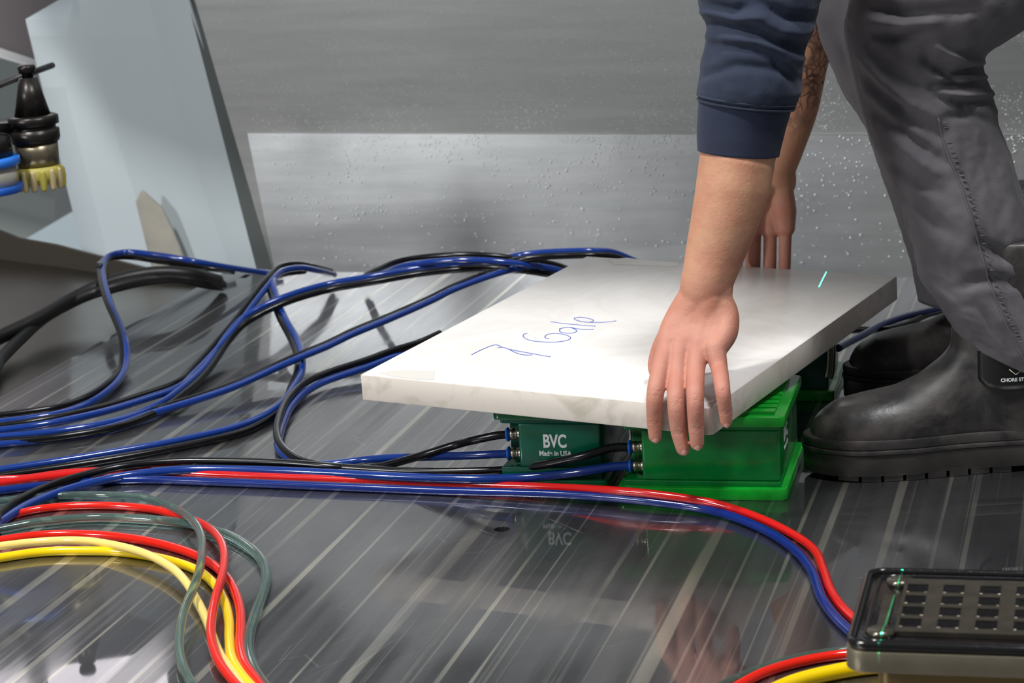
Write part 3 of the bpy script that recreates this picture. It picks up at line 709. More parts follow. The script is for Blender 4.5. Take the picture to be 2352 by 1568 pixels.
# second holder at the very edge with blue and white clip
bt2 = at_Y(-30, 405, 3.0)
t2 = empty('tool_holder', bt2, 'tool holder cut off by the left edge, with blue and cream ring clip', 'tool holder')
lathe([(66 * px, 40 * px), (62 * px, 90 * px), (38 * px, 95 * px), (20 * px, 240 * px)], bt2, axz).obj('taper', m_oil, t2)
lathe([(74 * px, -40 * px), (76 * px, -38 * px), (78 * px, -24 * px), (76 * px, -23 * px)], bt2, axz).obj('clip_ring', Mat('blue_clip', (22, 80, 170), .4).m, t2)
lathe([(74 * px, 22 * px), (79 * px, 24 * px), (79 * px, 40 * px), (72 * px, 43 * px)], bt2, axz).obj('clip_ring', Mat('blue_clip_light', (36, 110, 205), .35).m, t2)
lathe([(68 * px, -24 * px), (68 * px, 22 * px)], bt2, axz).obj('cream_band', Mat('cream_plastic', (178, 176, 160), .5).m, t2)
cz = botm + axz * (118 * px)
rail = MB().loft([[Vector((x, cz.y + a, cz.z + b)) for a, b in ((-.004, -.008), (.05, -.008), (.05, .008), (-.004, .008))] for x in (cz.x - 1.3, cz.x - .012)]).obj('tool_rail', m_oil, smooth=False, origin=cz)
bevel(rail, .002, 2); tag(rail, 'dark steel rail carrying the hanging tool holders at the left edge', 'rail')
tag(tube_obj('cable', [at_Y(-60, 222, 3.3), at_Y(0, 195, 3.3), at_Y(60, 172, 3.3), at_Y(120, 150, 3.4)], 8 * px, m_black), 'thin black cable behind the tool holder', 'cable')

# ================================================================== PERSON
person = empty('person', (.5, 2.5, 0), 'person in navy hoodie and grey work trousers bending over, both hands gripping the slab', 'person')
m_skin = Mat('skin', (190, 140, 112), .6, 0., Subsurface_Weight=.12, Subsurface_Scale=.01)
c = m_skin.coords(); n1 = m_skin.ramp(m_skin.noise(c, 34, 4), [(.35, 0.), (.7, 1.)])
sp = m_skin.n('ShaderNodeSeparateXYZ'); m_skin.l(c, sp.inputs[0])
hz = m_skin.ramp(m_skin.math('MULTIPLY', sp.outputs[2], 2.0), [(.36, (188, 132, 112)), (.56, (198, 150, 118))])
m_skin.col(m_skin.mix(m_skin.math('MULTIPLY', n1, .5), hz, (176, 104, 88)))
m_skin.bump(m_skin.noise(c, 420, 3), .35, .0008, m_skin.bump(m_skin.noise(c, 90, 3), .3, .002)); 
# tattoo on the far forearm: dark interlaced lines, only where Y is large and z high
vo = m_skin.n('ShaderNodeTexVoronoi', feature='DISTANCE_TO_EDGE'); vo.inputs['Scale'].default_value = 105
va = m_skin.n('ShaderNodeVectorMath', operation='ADD'); nz = m_skin.n('ShaderNodeTexNoise'); nz.inputs['Scale'].default_value = 30
sc2 = m_skin.n('ShaderNodeVectorMath', operation='SCALE'); sc2.inputs['Scale'].default_value = .03
m_skin.l(c, nz.inputs['Vector']); m_skin.l(nz.outputs['Color'], sc2.inputs[0]); m_skin.l(m_skin.coords((1, 1, .55)), va.inputs[0]); m_skin.l(sc2.outputs[0], va.inputs[1]); m_skin.l(va.outputs[0], vo.inputs['Vector'])
ln = m_skin.ramp(vo.outputs['Distance'], [(.04, 1.), (.11, 0.)])
far = m_skin.math('GREATER_THAN', sp.outputs[1], 2.62)
hi = m_skin.ramp(m_skin.math('ADD', sp.outputs[2], m_skin.math('MULTIPLY', m_skin.noise(c, 30, 2), .08)), [(.345, 0.), (.40, 1.)])
bl = m_skin.ramp(m_skin.noise(c, 38, 2), [(.52, 0.), (.66, .8)])
tf = m_skin.math('MULTIPLY', m_skin.math('MULTIPLY', m_skin.math('MAXIMUM', ln, bl), hi), m_skin.math('MULTIPLY', far, .8))
prev = m_skin.b.inputs['Base Color'].links[0].from_socket
m_skin.col(m_skin.mix(tf, prev, (46, 44, 50)))
m_skin = m_skin.m
def chain(m, pts, rad, sub=5, n=40):
    P = catmull(pts, sub); R = []
    for i in range(len(pts) - 1):
        for k in range(sub): R.append(rad[i] + (rad[i + 1] - rad[i]) * k / sub)
    R.append(rad[-1]); m.loft(sweep(P, R, n, 'round'))
def remeshed(m, vox, smooth_it, fac=.5):
    o = fixn(mk('tmp', m.v, m.f, None)); r = o.modifiers.new('r', 'REMESH'); r.mode = 'VOXEL'; r.voxel_size = vox
    s = o.modifiers.new('s', 'SMOOTH'); s.iterations = smooth_it; s.factor = fac
    bake(o); V = [v.co.copy() for v in o.data.vertices]; Fc = [tuple(p.vertices) for p in o.data.polygons]
    bpy.data.objects.remove(o); return V, Fc
Yf = at_Y
# left hand and forearm (near)
hand = MB()
def EY(px): return on_plane(px, 940, S(0, 0), (e1 - en * 0).normalized()).y   # Y of the slab's front face
def near(px, py, dy): return Yf(px, py, dy)
fing = {'index': [(1532, 806, 2.300), (1519, 842, 2.285), (1505, 905, 'e'), (1503, 965, 'e'), (1505, 1002, 'f')],
        'middle': [(1562, 804, 2.296), (1556, 850, 2.280), (1553, 925, 'e'), (1559, 990, 'e'), (1569, 1030, 'f')],
        'ring': [(1602, 806, 2.290), (1598, 850, 2.272), (1597, 918, 'e'), (1599, 980, 'e'), (1601, 1018, 'f')],
        'little': [(1642, 800, 2.282), (1652, 846, 2.268), (1660, 898, 'e'), (1666, 942, 'e'), (1668, 968, 'f')]}
frad = {'index': [.0115, .0098, .0090, .0080, .0070], 'middle': [.0118, .0098, .0092, .0084, .0074], 'ring': [.0115, .0096, .0090, .0082, .0073], 'little': [.0112, .0088, .0079, .0072, .0063]}
tips = {}
for f, L in fing.items():
    P = []; 
    for (x, y, q), r in zip(L, frad[f]):
        if q in ('e', 'f'): Yv = EY(x if f != 'little' else 1636) - r - .0012
        else: Yv = q
        P.append(Yf(x, y, Yv))
    chain(hand, P, frad[f]); tips[f] = P
wr = Yf(1619, 672, 2.325)
mets = [([(1590, 690, 2.325), (1560, 730, 2.322), (1539, 770, 2.312), (1532, 808, 2.300)], [.017, .0145, .0128, .0115]),
        ([(1605, 690, 2.322), (1582, 740, 2.316), (1562, 806, 2.296)], [.020, .0150, .0120]),
        ([(1628, 690, 2.318), (1620, 740, 2.310), (1602, 808, 2.290)], [.020, .0150, .0120]),
        ([(1642, 685, 2.318), (1664, 720, 2.312), (1664, 762, 2.300), (1644, 802, 2.282)], [.0165, .0145, .0140, .0115]),
        ([(1600, 720, 2.33), (1600, 770, 2.322)], [.016, .014]),
        ([(1640, 720, 2.325), (1630, 775, 2.312)], [.016, .013])]
def resamp(L, r, k):
    P = catmull([Vector(p) for p in L], 10); q = k * (len(P) - 1); i = min(int(q), len(P) - 2); f = q - i
    rr = k * (len(r) - 1); ri = min(int(rr), len(r) - 2); g = rr - ri
    return P[i] * (1 - f) + P[i + 1] * f, r[ri] * (1 - g) + r[ri + 1] * g
for a, b in ((0, 1), (1, 2), (2, 3)):
    for wgt in (.33, .67):
        L = []; rr = []
        for k in (0, .3, .6, .86, .98):
            (p, r1), (q, r2) = resamp(*mets[a], k), resamp(*mets[b], k); m_ = p * (1 - wgt) + q * wgt
            L.append((m_.x, m_.y, m_.z)); rr.append((r1 * (1 - wgt) + r2 * wgt) * (.99 if k < .9 else .86))
        mets.append((L, rr))
for L, r in mets: chain(hand, [Yf(*p) for p in L], r)
chain(hand, [Yf(1580, 705, 2.33), Yf(1545, 760, 2.335), Yf(1519, 805, 2.338), Yf(1508, 846, 2.336), Yf(1520, 868, 2.325)], [.016, .013, .011, .0092, .0085])
fa = [(1619, 668, 2.325, .0262), (1626, 640, 2.325, .0270), (1640, 590, 2.328, .0300), (1663, 510, 2.330, .0345), (1683, 430, 2.332, .0378), (1694, 365, 2.335, .0388), (1700, 345, 2.335, .0372), (1712, 250, 2.34, .037), (1742, 100, 2.345, .038), (1765, 0, 2.35, .042)]
chain(hand, [Yf(*p[:3]) for p in fa], [p[3] for p in fa])
chain(hand, [Yf(1604, 690, 2.325), Yf(1604, 640, 2.325)], [.0175, .018])
chain(hand, [Yf(1640, 690, 2.32), Yf(1644, 640, 2.322)], [.0185, .0185])
V1, F1 = remeshed(hand, .0011, 20)
# knuckle creases pressed into the finger joints
for f, P in tips.items():
    for ji, nl, am in ((2, 3, .00055), (3, 2, .00045)):
        J = P[ji]; d = (P[ji + 1] - P[ji - 1]).normalized(); rr = frad[f][ji] * 1.7
        for v_ in V1:
            q = v_ - J
            if q.length_squared < rr * rr and q.y < -.002:
                t = q.dot(d); g = sum(math.exp(-((t - (k - (nl - 1) / 2) * .0024 - .0008 * math.sin(q.x * 900 + k)) / .00055) ** 2) for k in range(nl))
                v_ += Vector((0, 1, 0)) * am * g

# right hand and forearm (far), palm toward the camera, fingers behind the slab
h2 = MB()
def BY(px): return on_plane(px, 615, S(0, SL), e1.normalized()).y
for (x0, xt, y0, y1, r0, r1, dy) in ((1691, 1688, 545, 690, .0098, .0082, .0), (1731, 1728, 545, 700, .0098, .0088, .0), (1769, 1767, 545, 692, .0085, .0078, .0), (1804, 1801, 540, 670, .0082, .0070, .0)):
    Yb = BY((x0 + xt) / 2) + r0 + .003
    chain(h2, [Yf(x0, y0 - 20, Yb + .004), Yf((x0 + xt) / 2, (y0 + y1) / 2, Yb + .002), Yf(xt, y1, Yb - .001)], [r0, (r0 + r1) / 2, r1])
    chain(h2, [Yf(1770 + (x0 - 1750) * .35, 425, Yb + .016), Yf(x0 + (1770 - x0) * .15, 485, Yb + .010), Yf(x0, y0 - 18, Yb + .004)], [.017, .0165, .0122])
chain(h2, [Yf(1755, 430, BY(1750) + .01), Yf(1705, 480, BY(1720) - .01), Yf(1685, 540, BY(1700) - .028), Yf(1682, 585, BY(1690) - .03)], [.019, .0155, .012, .010])
fb = [(1778, 415, 2.815, .0275), (1776, 390, 2.815, .0275), (1793, 330, 2.815, .0300), (1818, 240, 2.815, .0335), (1830, 150, 2.81, .037), (1848, 60, 2.80, .040), (1868, -40, 2.79, .042), (1880, -110, 2.78, .043)]
chain(h2, [Yf(*p[:3]) for p in fb], [p[3] for p in fb])
V2, F2 = remeshed(h2, .0015, 6)
# torso, neck, head, legs (mostly inside the clothes or above the frame)
el1 = Yf(1765, 0, 2.35); el2 = Yf(1880, -110, 2.78)
sh1 = Vector((.46, 2.38, .80)); sh2 = Vector((.46, 2.70, .80))
tb = MB()
chain(tb, [el1, (el1 + sh1) / 2, sh1], [.042, .05, .055]); chain(tb, [el2, (el2 + sh2) / 2, sh2], [.042, .05, .055])
for dy in (-.07, .07):
    chain(tb, [Vector((1.0, 2.54 + dy, .74)), Vector((.75, 2.54 + dy, .80)), Vector((.48, 2.54 + dy, .84))], [.12, .105, .11])
chain(tb, [Vector((.42, 2.54, .88)), Vector((.34, 2.54, .93)), Vector((.28, 2.54, .95))], [.06, .056, .07])
chain(tb, [Vector((.27, 2.54, .97)), Vector((.22, 2.54, .93)), Vector((.185, 2.54, .88))], [.085, .082, .055])
chain(tb, [Vector((.165, 2.54, .925)), Vector((.135, 2.54, .905))], [.012, .014])
for dy in (-.078, .078): chain(tb, [Vector((.25, 2.54 + dy, .95)), Vector((.255, 2.54 + dy * 1.1, .925))], [.016, .012])
kn1 = Yf(2085, 60, 2.42); an1 = Yf(2330, 780, 2.42); kn2 = Yf(2010, 60, 2.70); an2 = Yf(2250, 760, 2.70)
chain(tb, [Vector((.98, 2.46, .72)), kn1 * .6 + Vector((.98, 2.46, .72)) * .4, kn1, (kn1 + an1) / 2, an1, Vector((an1.x, an1.y, .06))], [.09, .055, .040, .038, .032, .030])
chain(tb, [Vector((.98, 2.63, .72)), kn2 * .6 + Vector((.98, 2.63, .72)) * .4, kn2, (kn2 + an2) / 2, an2, Vector((an2.x, an2.y, .06))], [.09, .055, .040, .038, .032, .030])
V3, F3 = remeshed(tb, .009, 4)
allm = MB(); allm.add(V1, F1); allm.add(V2, F2); allm.add(V3, F3)
body = mk('body', allm.v, allm.f, m_skin, person)
# nails
m_nail = Mat('nail', (216, 158, 142), .3).m
for f, P in tips.items():
    a = P[-2]; b = P[-1]; d = (b - a).normalized(); r = frad[f][-1]
    out = (Vector((0, -1, .1)) - d * Vector((0, -1, .1)).dot(d)).normalized(); sd = d.cross(out)
    cpt = b + d * r * .05; V = []; Fq = []
    nu, nv = 7, 6
    for i in range(nu):
        for j in range(nv):
            u = (i / (nu - 1) - .5) * 1.9; t = j / (nv - 1) * 2 - 1
            V.append(cpt + d * (t * r * .78) + sd * math.sin(u * .95) * r * .82 * math.sqrt(max(0.05, 1 - max(0, abs(t) - .35) ** 2 * 2)) + out * (math.cos(u * .95) * r * .98 - (max(0, t) ** 2) * r * .16 - .0001))
    for i in range(nu - 1):
        for j in range(nv - 1): Fq.append((i * nv + j, (i + 1) * nv + j, (i + 1) * nv + j + 1, i * nv + j + 1))
    o = mk('fingernail', V, Fq, m_nail, body); s = o.modifiers.new('s', 'SOLIDIFY'); s.thickness = .0005; bake(o)
hair = MB().loft(sweep([Vector((.19, 2.54, .985)), Vector((.24, 2.54, 1.005)), Vector((.30, 2.54, .985)), Vector((.335, 2.54, .95))], [.055, .078, .08, .06], 20, 'round')).obj('hair', Mat('brown_hair', (52, 38, 30), .7).m, person)
for dy in (-.032, .032):
    c_ = Vector((.158, 2.54 + dy, .948)); MB().loft(sweep([c_, c_ + Vector((.002, 0, 0))], .011, 12, 'round')).obj('eye', Mat('eye_white', (230, 228, 224), .2).m, person)

# tattoo lettering at the far wrist
def folds(V, flds, per, view=True):
    """press creases along pixel polylines into the surface; V list of (point, normal)"""
    out = []
    for p, nrm in V:
        x, y = to_px(p); h = 0.
        if nrm.dot(p - CO) < 0:
            for pts, wd, amp in flds:
                best = 1e9; tt = 0
                L = len(pts) - 1
                for k in range(L):
                    ax_, ay_ = pts[k]; bx_, by_ = pts[k + 1]; dx, dy = bx_ - ax_, by_ - ay_; q = dx * dx + dy * dy
                    t = max(0, min(1, ((x - ax_) * dx + (y - ay_) * dy) / q)); d = math.hypot(x - ax_ - dx * t, y - ay_ - dy * t)
                    if d < best: best = d; tt = (k + t) / L
                h += amp * math.exp(-(best / wd) ** 2) * (.25 + .75 * math.sin(math.pi * min(1, max(0, tt * .8 + .1))))
        h += per(p)
        out.append(p + nrm * h)
    return out
def cloth_loft(name, st, mat, parent, n=72, sub=10, flds=(), namp=.002, nscale=(26, 26, 10), open_ends=True, close_top=True, th=.0015):
    """st: list of (Lx,Ly,Rx,Ry,Y,ratio); superelliptic rings between two outline pixels at depth Y"""
    cs = [((Yf(a, b, Y) + Yf(c, d, Y)) / 2, (Yf(c, d, Y) - Yf(a, b, Y)) / 2, q) for a, b, c, d, Y, q in st]
    C_ = catmull([c[0] for c in cs], sub); H_ = catmull([c[1] for c in cs], sub); Q_ = []
    for i in range(len(cs) - 1):
        for k in range(sub): Q_.append(cs[i][2] + (cs[i + 1][2] - cs[i][2]) * k / sub)
    Q_.append(cs[-1][2])
    pts = []
    for c_, h_, q_ in zip(C_, H_, Q_):
        a = h_.length; e = h_.normalized(); yv = Vector((0, 1, 0)); yv = (yv - e * yv.dot(e)).normalized()
        for j in range(n):
            t = 2 * math.pi * j / n; ct, stt = math.cos(t), math.sin(t)
            nn = (e * ct / 1. + yv * stt / max(q_, .3)).normalized()
            pts.append((c_ + e * a * ct + yv * a * q_ * stt, nn))
    def per(p): return namp * (noise.fractal(Vector((p.x * nscale[0], p.y * nscale[1], p.z * nscale[2])) + Vector((0, p.x * 9, 0)), .6, 2.1, 4))
    V = folds(pts, flds, per); R_ = len(C_); Fq = []
    for i in range(R_ - 1):
        for j in range(n): Fq.append((i * n + j, i * n + (j + 1) % n, (i + 1) * n + (j + 1) % n, (i + 1) * n + j))
    o = mk(name, V, Fq, mat, parent); fixn(o)
    s = o.modifiers.new('s', 'SOLIDIFY'); s.thickness = th; s.offset = -1; bake(o)
    for p in o.data.polygons: p.use_smooth = True
    return o, V, n
def fabric(name, c, rough, weave, amp=.3, dark=.8):
    M = Mat(name, c, rough, 0., Sheen_Weight=.08)
    n = M.noise(M.coords(), 20, 4, .6); M.col(M.mix(n, tuple(int(x * dark) for x in c), c))
    M.bump(M.noise(M.coords(), weave, 2), amp, .0006); return M.m
m_hood = fabric('navy_fleece', (35, 46, 68), .9, 500); m_cuff = fabric('navy_ribbed_cuff', (38, 47, 72), .9, 350); m_hood2 = fabric('far_sleeve_navy', (36, 44, 64), .95, 500)
m_trs = fabric('grey_work_cloth', (96, 93, 97), .85, 700, .35, .74)
SF = [([(1612, 8), (1680, 26), (1712, 18)], 14, -.007), ([(1625, 50), (1727, 70), (1829, 108), (1850, 100)], 15, -.008), ([(1745, 5), (1808, 40), (1866, 44)], 14, -.008),
      ([(1618, 100), (1720, 112), (1800, 128)], 10, -.003), ([(1612, 175), (1690, 150), (1780, 160), (1838, 185)], 12, -.0035), ([(1720, 30), (1790, 75), (1850, 80)], 12, .004),
      ([(1630, 85), (1740, 95), (1835, 135)], 12, .004), ([(1615, 28), (1690, 48), (1750, 40)], 10, .004), ([(1760, 130), (1800, 160), (1830, 200)], 10, -.004)]
cloth_loft('sleeve', [(1604, 225, 1824, 246, 2.335, .95), (1600, 214, 1828, 234, 2.335, .98), (1605, 190, 1838, 212, 2.335, 1.), (1612, 150, 1843, 160, 2.336, 1.), (1621, 105, 1850, 110, 2.338, 1.), (1622, 62, 1872, 60, 2.34, .95), (1608, 20, 1884, 10, 2.342, .9), (1604, -30, 1905, -50, 2.35, .85), (1650, -130, 1950, -150, 2.355, .85), (1740, -290, 2030, -270, 2.36, .85), (1880, -520, 2180, -440, 2.37, .9)], m_hood, person, flds=SF, namp=.0022, sub=12)
cloth_loft('cuff', [(1602, 345, 1789, 357, 2.335, .92), (1601, 310, 1797, 322, 2.335, .93), (1602, 265, 1808, 280, 2.335, .93), (1606, 222, 1820, 242, 2.335, .92)], m_cuff, person, namp=.0006, sub=8, th=.003)
for (a, b, c1, d1) in ((1602, 217, 1826, 238), (1603, 228, 1824, 249)):
    L_ = Yf(a, b, 2.335); R_ = Yf(c1, d1, 2.335); c_ = (L_ + R_) / 2; h_ = (R_ - L_) / 2; P = [c_ + h_ * math.cos(t) + Vector((0, 1, 0)) * h_.length * .96 * math.sin(t) for t in [2 * math.pi * k / 48 for k in range(49)]]
    MB().loft(sweep(P, .0014, 6), cap=False).obj('cuff_seam', m_hood, person)
cloth_loft('sleeve', [(1775, 172, 1902, 144, 2.812, .95), (1778, 120, 1912, 100, 2.812, 1.), (1785, 40, 1925, 20, 2.80, 1.), (1800, -60, 1950, -80, 2.79, 1.), (1850, -180, 2010, -200, 2.77, 1.), (1950, -360, 2130, -330, 2.74, 1.)], m_hood2, person, namp=.003)
# hoodie trunk, above the frame
hb = MB()
def tr(c_, w_, h_, n=40): return [Vector((c_[0], c_[1] + w_ * math.cos(t), c_[2] + h_ * math.sin(t))) for t in [2 * math.pi * k / n for k in range(n)]]
hb.loft([tr((1.05, 2.54, .76), .17, .13), tr((.9, 2.54, .80), .185, .135), tr((.7, 2.54, .84), .20, .135), tr((.5, 2.54, .865), .21, .13), tr((.42, 2.54, .89), .15, .10), tr((.37, 2.54, .91), .08, .075)])
hb.obj('hoodie', m_hood, person)
TF = [([(2000, 20), (2073, 31), (2155, 24), (2240, 20)], 15, -.007), ([(2008, 78), (2053, 88), (2127, 78)], 12, -.006), ([(1990, 100), (2037, 150), (2100, 190), (2150, 212)], 16, -.005),
      ([(1980, 171), (2037, 229), (2094, 286), (2155, 312)], 14, -.0045), ([(2012, 261), (2073, 302), (2135, 347), (2167, 370)], 13, -.004), ([(2037, 367), (2094, 408), (2155, 441)], 15, -.004),
      ([(2069, 441), (2135, 502), (2196, 545)], 16, -.004), ([(2130, 140), (2190, 178), (2262, 158)], 13, -.010), ([(2150, 198), (2216, 198), (2262, 190)], 11, -.009), ([(2160, 222), (2216, 241), (2285, 232)], 9, -.005),
      ([(2150, 110), (2210, 140), (2270, 150)], 11, .006), ([(2160, 180), (2220, 186), (2270, 175)], 9, .006), ([(2160, 212), (2220, 218), (2280, 215)], 8, .006), ([(2170, 270), (2230, 262), (2290, 285)], 10, -.003),
      ([(2010, 50), (2070, 58), (2140, 50)], 14, .005), ([(1975, 130), (2030, 190), (2090, 240), (2150, 262)], 14, .004), ([(2000, 215), (2060, 268), (2120, 318)], 12, .003),
      ([(2060, 330), (2120, 376), (2170, 400)], 14, .003), ([(2085, 560), (2150, 600), (2210, 640)], 16, -.004), ([(2250, 560), (2310, 590), (2380, 570)], 16, -.006), ([(2200, 660), (2260, 640), (2330, 650)], 14, -.005),
      ([(2240, 700), (2290, 760), (2330, 800)], 14, -.004), ([(2110, 630), (2180, 690), (2240, 760)], 12, .004)]
tro, TV, tn = cloth_loft('trousers', [(2202, 778, 2500, 905, 2.40, .60), (2180, 740, 2490, 880, 2.40, .62), (2160, 704, 2478, 846, 2.40, .64), (2130, 662, 2450, 780, 2.40, .66), (2104, 600, 2410, 670, 2.40, .68), (2070, 482, 2368, 525, 2.40, .70), (2037, 392, 2332, 405, 2.41, .72), (2004, 327, 2304, 318, 2.415, .74), (1981, 253, 2287, 235, 2.42, .76), (1958, 165, 2262, 165, 2.42, .78),
     (1944, 85, 2262, 128, 2.42, .80), (1948, 25, 2310, 92, 2.42, .80), (1985, -70, 2390, 40, 2.42, .8), (2060, -170, 2480, -10, 2.43, .8), (2200, -290, 2600, -60, 2.44, .8), (2500, -480, 2860, -130, 2.46, .85), (2950, -700, 3180, -230, 2.48, .9)], m_trs, person, n=110, sub=14, flds=[(a_1, b_1, c_1 * 1.3) for a_1, b_1, c_1 in TF], namp=.0028, nscale=(22, 22, 14))
tag(tro, 'near trouser leg with knee folds and side seam')
# side seam with stitching
ring_n = len(TV) // tn; jf = int(tn * .75)
sp_ = [TV[i * tn + jf % tn] + Vector((0, -.0002, 0)) for i in range(2, 14 * 8, 2)]
MB().loft(sweep(sp_, .0011, 6)).obj('side_seam', m_trs, tro)
st = MB()
for i in range(0, len(sp_) - 1):
    a = sp_[i] + Vector((.004, -.0004, 0)); st.loft(sweep([a, a + Vector((.0045, -.0002, -.001))], .0006, 5))
o = st.obj('stitching', m_trs, tro); o['kind'] = 'stuff'
tro2, _, _ = cloth_loft('trousers', [(2110, 690, 2390, 740, 2.69, .7), (2090, 600, 2370, 630, 2.69, .7), (2050, 470, 2330, 480, 2.69, .72), (2018, 380, 2300, 370, 2.69, .74), (1992, 302, 2275, 290, 2.69, .76), (1980, 278, 2262, 250, 2.69, .76), (1947, 229, 2240, 210, 2.69, .78), (1927, 196, 2225, 180, 2.69, .78), (1902, 139, 2200, 150, 2.69, .78), (1882, 73, 2190, 110, 2.69, .8), (1877, 29, 2210, 80, 2.69, .8), (1886, -20, 2260, 50, 2.69, .8), (1960, -150, 2380, 0, 2.68, .8), (2200, -330, 2560, -80, 2.66, .85), (2800, -620, 3050, -200, 2.64, .9)],
     m_trs, person, n=80, sub=8, flds=[([(1890, 30), (1930, 140), (1990, 240)], 14, .004), ([(1900, 60), (1935, 110), (1960, 180)], 10, -.006)], namp=.003)
tag(tro2, 'far trouser leg')
# boots
m_boot = Mat('wet_rubber_boot', (44, 42, 41), .42, 0., Specular_IOR_Level=.6)
nb_ = m_boot.noise(m_boot.coords(), 22, 5, .65, .6); m_boot.col(m_boot.mix(m_boot.ramp(nb_, [(.4, 0.), (.66, 1.)]), (32, 30, 30), (66, 62, 59)))
m_boot.rough(m_boot.ramp(m_boot.noise(m_boot.coords(), 9, 4), [(.35, .28), (.6, .6)])); m_boot.bump(m_boot.noise(m_boot.coords(), 130, 3), .3, .001); m_boot = m_boot.m
m_sole = Mat('black_sole', (32, 30, 29), .4); m_sole.col(m_sole.mix(m_sole.noise(m_sole.coords(), 40, 3), (20, 20, 20), (58, 54, 50))); m_sole = m_sole.m
def make_boot(x0, Yc, dirx=1, label=''):
    """toe at x0 pointing to -x, centred at Yc"""
    prof = [(.006, .052, .018), (.015, .066, .030), (.035, .080, .042), (.065, .086, .048), (.100, .092, .049), (.125, .103, .046), (.150, .122, .043), (.165, .14, .041), (.20, .15, .040), (.25, .15, .040), (.29, .14, .037), (.305, .11, .030), (.311, .08, .020)]
    m = MB(); rings = []
    for s, zt_, hw in prof:
        zb = .018 + (.008 if s < .03 else 0); zc = (zt_ + zb) / 2; hh = (zt_ - zb) / 2; r = []
        for k in range(28):
            t = 2 * math.pi * k / 28; ct, s_ = math.cos(t), math.sin(t)
            sx = math.copysign(abs(ct) ** .8, ct); sy = math.copysign(abs(s_) ** .85, s_)
            wsh = 1 - .22 * max(0, sy)
            r.append(Vector((x0 + s, Yc + hw * sx * wsh, zc + hh * sy)))
        rings.append(r)
    m.loft(rings)
    sh = [(.232, .02, .070, .038), (.228, .08, .072, .041), (.222, .12, .066, .043), (.224, .16, .064, .046), (.232, .20, .066, .05), (.240, .25, .068, .054)]
    rings = []
    for xc, z, a, b in sh: rings.append([Vector((x0 + xc + a * math.cos(t), Yc + b * math.sin(t), z)) for t in [2 * math.pi * k / 28 for k in range(28)]])
    m.loft(rings)
    V, Fc = remeshed(m, .003, 14, .6)
    bt = mk('rubber_boot', V, Fc, m_boot, person); tag(bt, label)
    # sole outline
    def outline(g, n=60):
        out = []
        hwf = lambda s: .0005 + (.047 * math.sin(min(1, max(0, s) / .07) * math.pi / 2) ** .55 if s < .07 else (.047 if s < .11 else (.047 - .010 * math.sin((s - .11) / .08 * math.pi / 2) if s < .19 else (.037 + .0 * s if s < .27 else .037 * math.sqrt(max(0, 1 - ((s - .27) / .047) ** 2))))))
        N = 30
        for i in range(N + 1):
            s = .317 * (1 - math.cos(math.pi * i / N)) / 2; out.append((s, -hwf(s)))
        for i in range(N - 1, 0, -1):
            s = .317 * (1 - math.cos(math.pi * i / N)) / 2; out.append((s, hwf(s)))
        res = []
        for s, y in out:
            cs_ = (s - .158) * (1 + g / .158) + .158; res.append((x0 + cs_ - .001, Yc + y * (1 + g / .045)))
        return res
    sl = MB().prism(outline(.0015), .0065, .030).obj('sole', m_sole, bt); bevel(sl, .002, 2)
    wl_ = MB().prism(outline(.003), .030, .035).obj('welt', m_boot, bt); bevel(wl_, .0015, 2)
    wl2 = MB().prism(outline(.0018), .035, .046).obj('foxing_band', m_boot, bt); bevel(wl2, .002, 2)
    k = 0
    for s in [.006 + i * .0235 for i in range(9)] + [.232 + i * .0215 for i in range(4)]:
        for sd in (-1, 1):
            s1 = s + .0200 if s < .22 else s + .0195
            hw = lambda q: .0475 * math.sin(min(1, q / .07) * math.pi / 2) ** .55 if q < .11 else (.047 - .010 * min(1, (q - .11) / .08) if q < .27 else .037 * math.sqrt(max(.05, 1 - ((q - .27) / .05) ** 2)))
            P = [(x0 + s, Yc + sd * .012), (x0 + s1, Yc + sd * .012), (x0 + s1, Yc + sd * hw(s1)), (x0 + s, Yc + sd * hw(max(s, .004)))]
            zz = .0005 + (.006 * ((.05 - s) / .05) ** 2 if s < .05 else 0)
            q = MB().prism(P, zz, .0105).obj('lug', m_sole, sl, False)
    return bt
bx = .310
boot1 = make_boot(bx, 2.405, label='near boot, wet, sole with lugs')
# elastic gore with print
gx0, gx1 = Yf(2255, 850, 2.35).x, Yf(2400, 850, 2.35).x
def gore_pt(x, z):
    xc = bx + .224 + (z - .12) * .15; a = .066; b = .0445
    cxx = max(-.999, min(.999, (x - xc) / a)); return Vector((x, 2.405 - b * math.sqrt(1 - cxx * cxx) - .0012, z))
V = []; Fq = []; nu, nv = 14, 12
gz0, gz1 = Yf(2300, 895, 2.36).z, .175
for i in range(nu):
    for j in range(nv):
        x = gx0 + (gx1 - gx0) * i / (nu - 1); t = j / (nv - 1); zlow = gz0 + .010 * abs(2 * i / (nu - 1) - 1) ** 4; V.append(gore_pt(x, zlow + (gz1 - zlow) * t))
for i in range(nu - 1):
    for j in range(nv - 1): Fq.append((i * nv + j, (i + 1) * nv + j, (i + 1) * nv + j + 1, i * nv + j + 1))
go = mk('elastic_gore', V, Fq, m_black, boot1); s = go.modifiers.new('s', 'SOLIDIFY'); s.thickness = .0015; bake(go)
tq = Yf(2298, 873, 2.358)
text_mesh('lettering', 'CHORE ST / PA', .0052, Vector((tq.x, 2.3565, tq.z)), Vector((1, 0, 0)), Vector((0, 0, 1)), m_white, boot1, True, 'LEFT')
ch = [Yf(2318, 848, 2.357), Yf(2333, 860, 2.357), Yf(2348, 848, 2.357)]
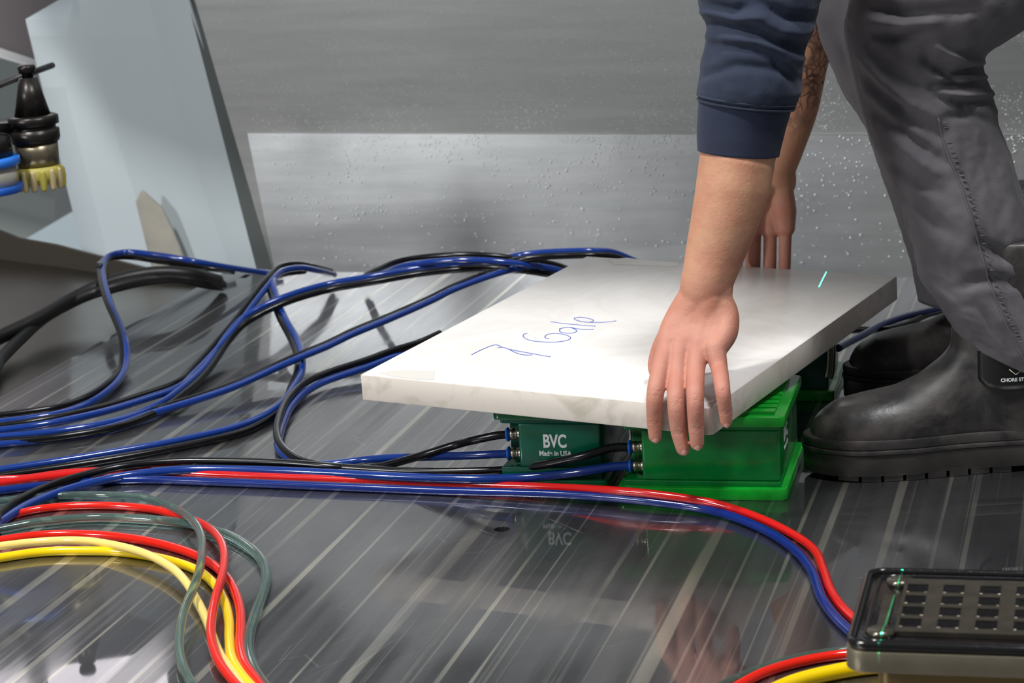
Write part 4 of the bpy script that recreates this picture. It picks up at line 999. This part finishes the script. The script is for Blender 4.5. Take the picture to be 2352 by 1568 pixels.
MB().loft(sweep([Vector((p.x, 2.3565, p.z)) for p in ch], .0005, 6)).obj('chevron', Mat('cream_print', (196, 206, 176), .5).m, boot1)
boot2 = make_boot(.398, 2.70, label='far boot, dark, behind the near one')

# ================================================================== GREEN LASER LINE PROJECTORS (real lights, thin line gobo)
def laser(p0, p1, L, power):
    mid = (p0 + p1) / 2; dz = (L - mid).normalized(); ly = (p1 - p0); half = ly.length / 2 / (L - mid).length; ly = (ly - dz * ly.dot(dz)).normalized(); lx = ly.cross(dz)
    l = bpy.data.lights.new('line_laser', 'SPOT'); l.energy = power; l.color = (.02, 1., .42); l.shadow_soft_size = 0; l.spot_size = .5; l.spot_blend = 0
    l.use_nodes = True; nt = l.node_tree; em = nt.nodes['Emission']
    tc = nt.nodes.new('ShaderNodeTexCoord'); sp = nt.nodes.new('ShaderNodeSeparateXYZ'); nt.links.new(tc.outputs['Normal'], sp.inputs[0])
    def mt(op, a, b):
        x = nt.nodes.new('ShaderNodeMath'); x.operation = op
        for i, q in enumerate((a, b)):
            if isinstance(q, (int, float)): x.inputs[i].default_value = q
            elif q is not None: nt.links.new(q, x.inputs[i])
        return x.outputs[0]
    u = mt('ABSOLUTE', mt('DIVIDE', sp.outputs[0], sp.outputs[2]), None); v = mt('ABSOLUTE', mt('DIVIDE', sp.outputs[1], sp.outputs[2]), None)
    on = mt('MULTIPLY', mt('LESS_THAN', u, .0007 / (L - mid).length), mt('LESS_THAN', v, half))
    nt.links.new(on, em.inputs['Strength'])
    o = bpy.data.objects.new('line_laser', l); COL.objects.link(o)
    o.matrix_world = Matrix(((lx.x, ly.x, dz.x, L.x), (lx.y, ly.y, dz.y, L.y), (lx.z, ly.z, dz.z, L.z), (0, 0, 0, 1)))
a = S_px(1899, 622); b = S_px(1882, 656); laser(a, b, (a + b) / 2 + Vector((.06, .10, .30)), 70)
a = at_z(2076, 1300, .115); b = at_z(2014, 1492, .115); laser(a, b, (a + b) / 2 + Vector((-.05, -.1, 1.6)), 900)
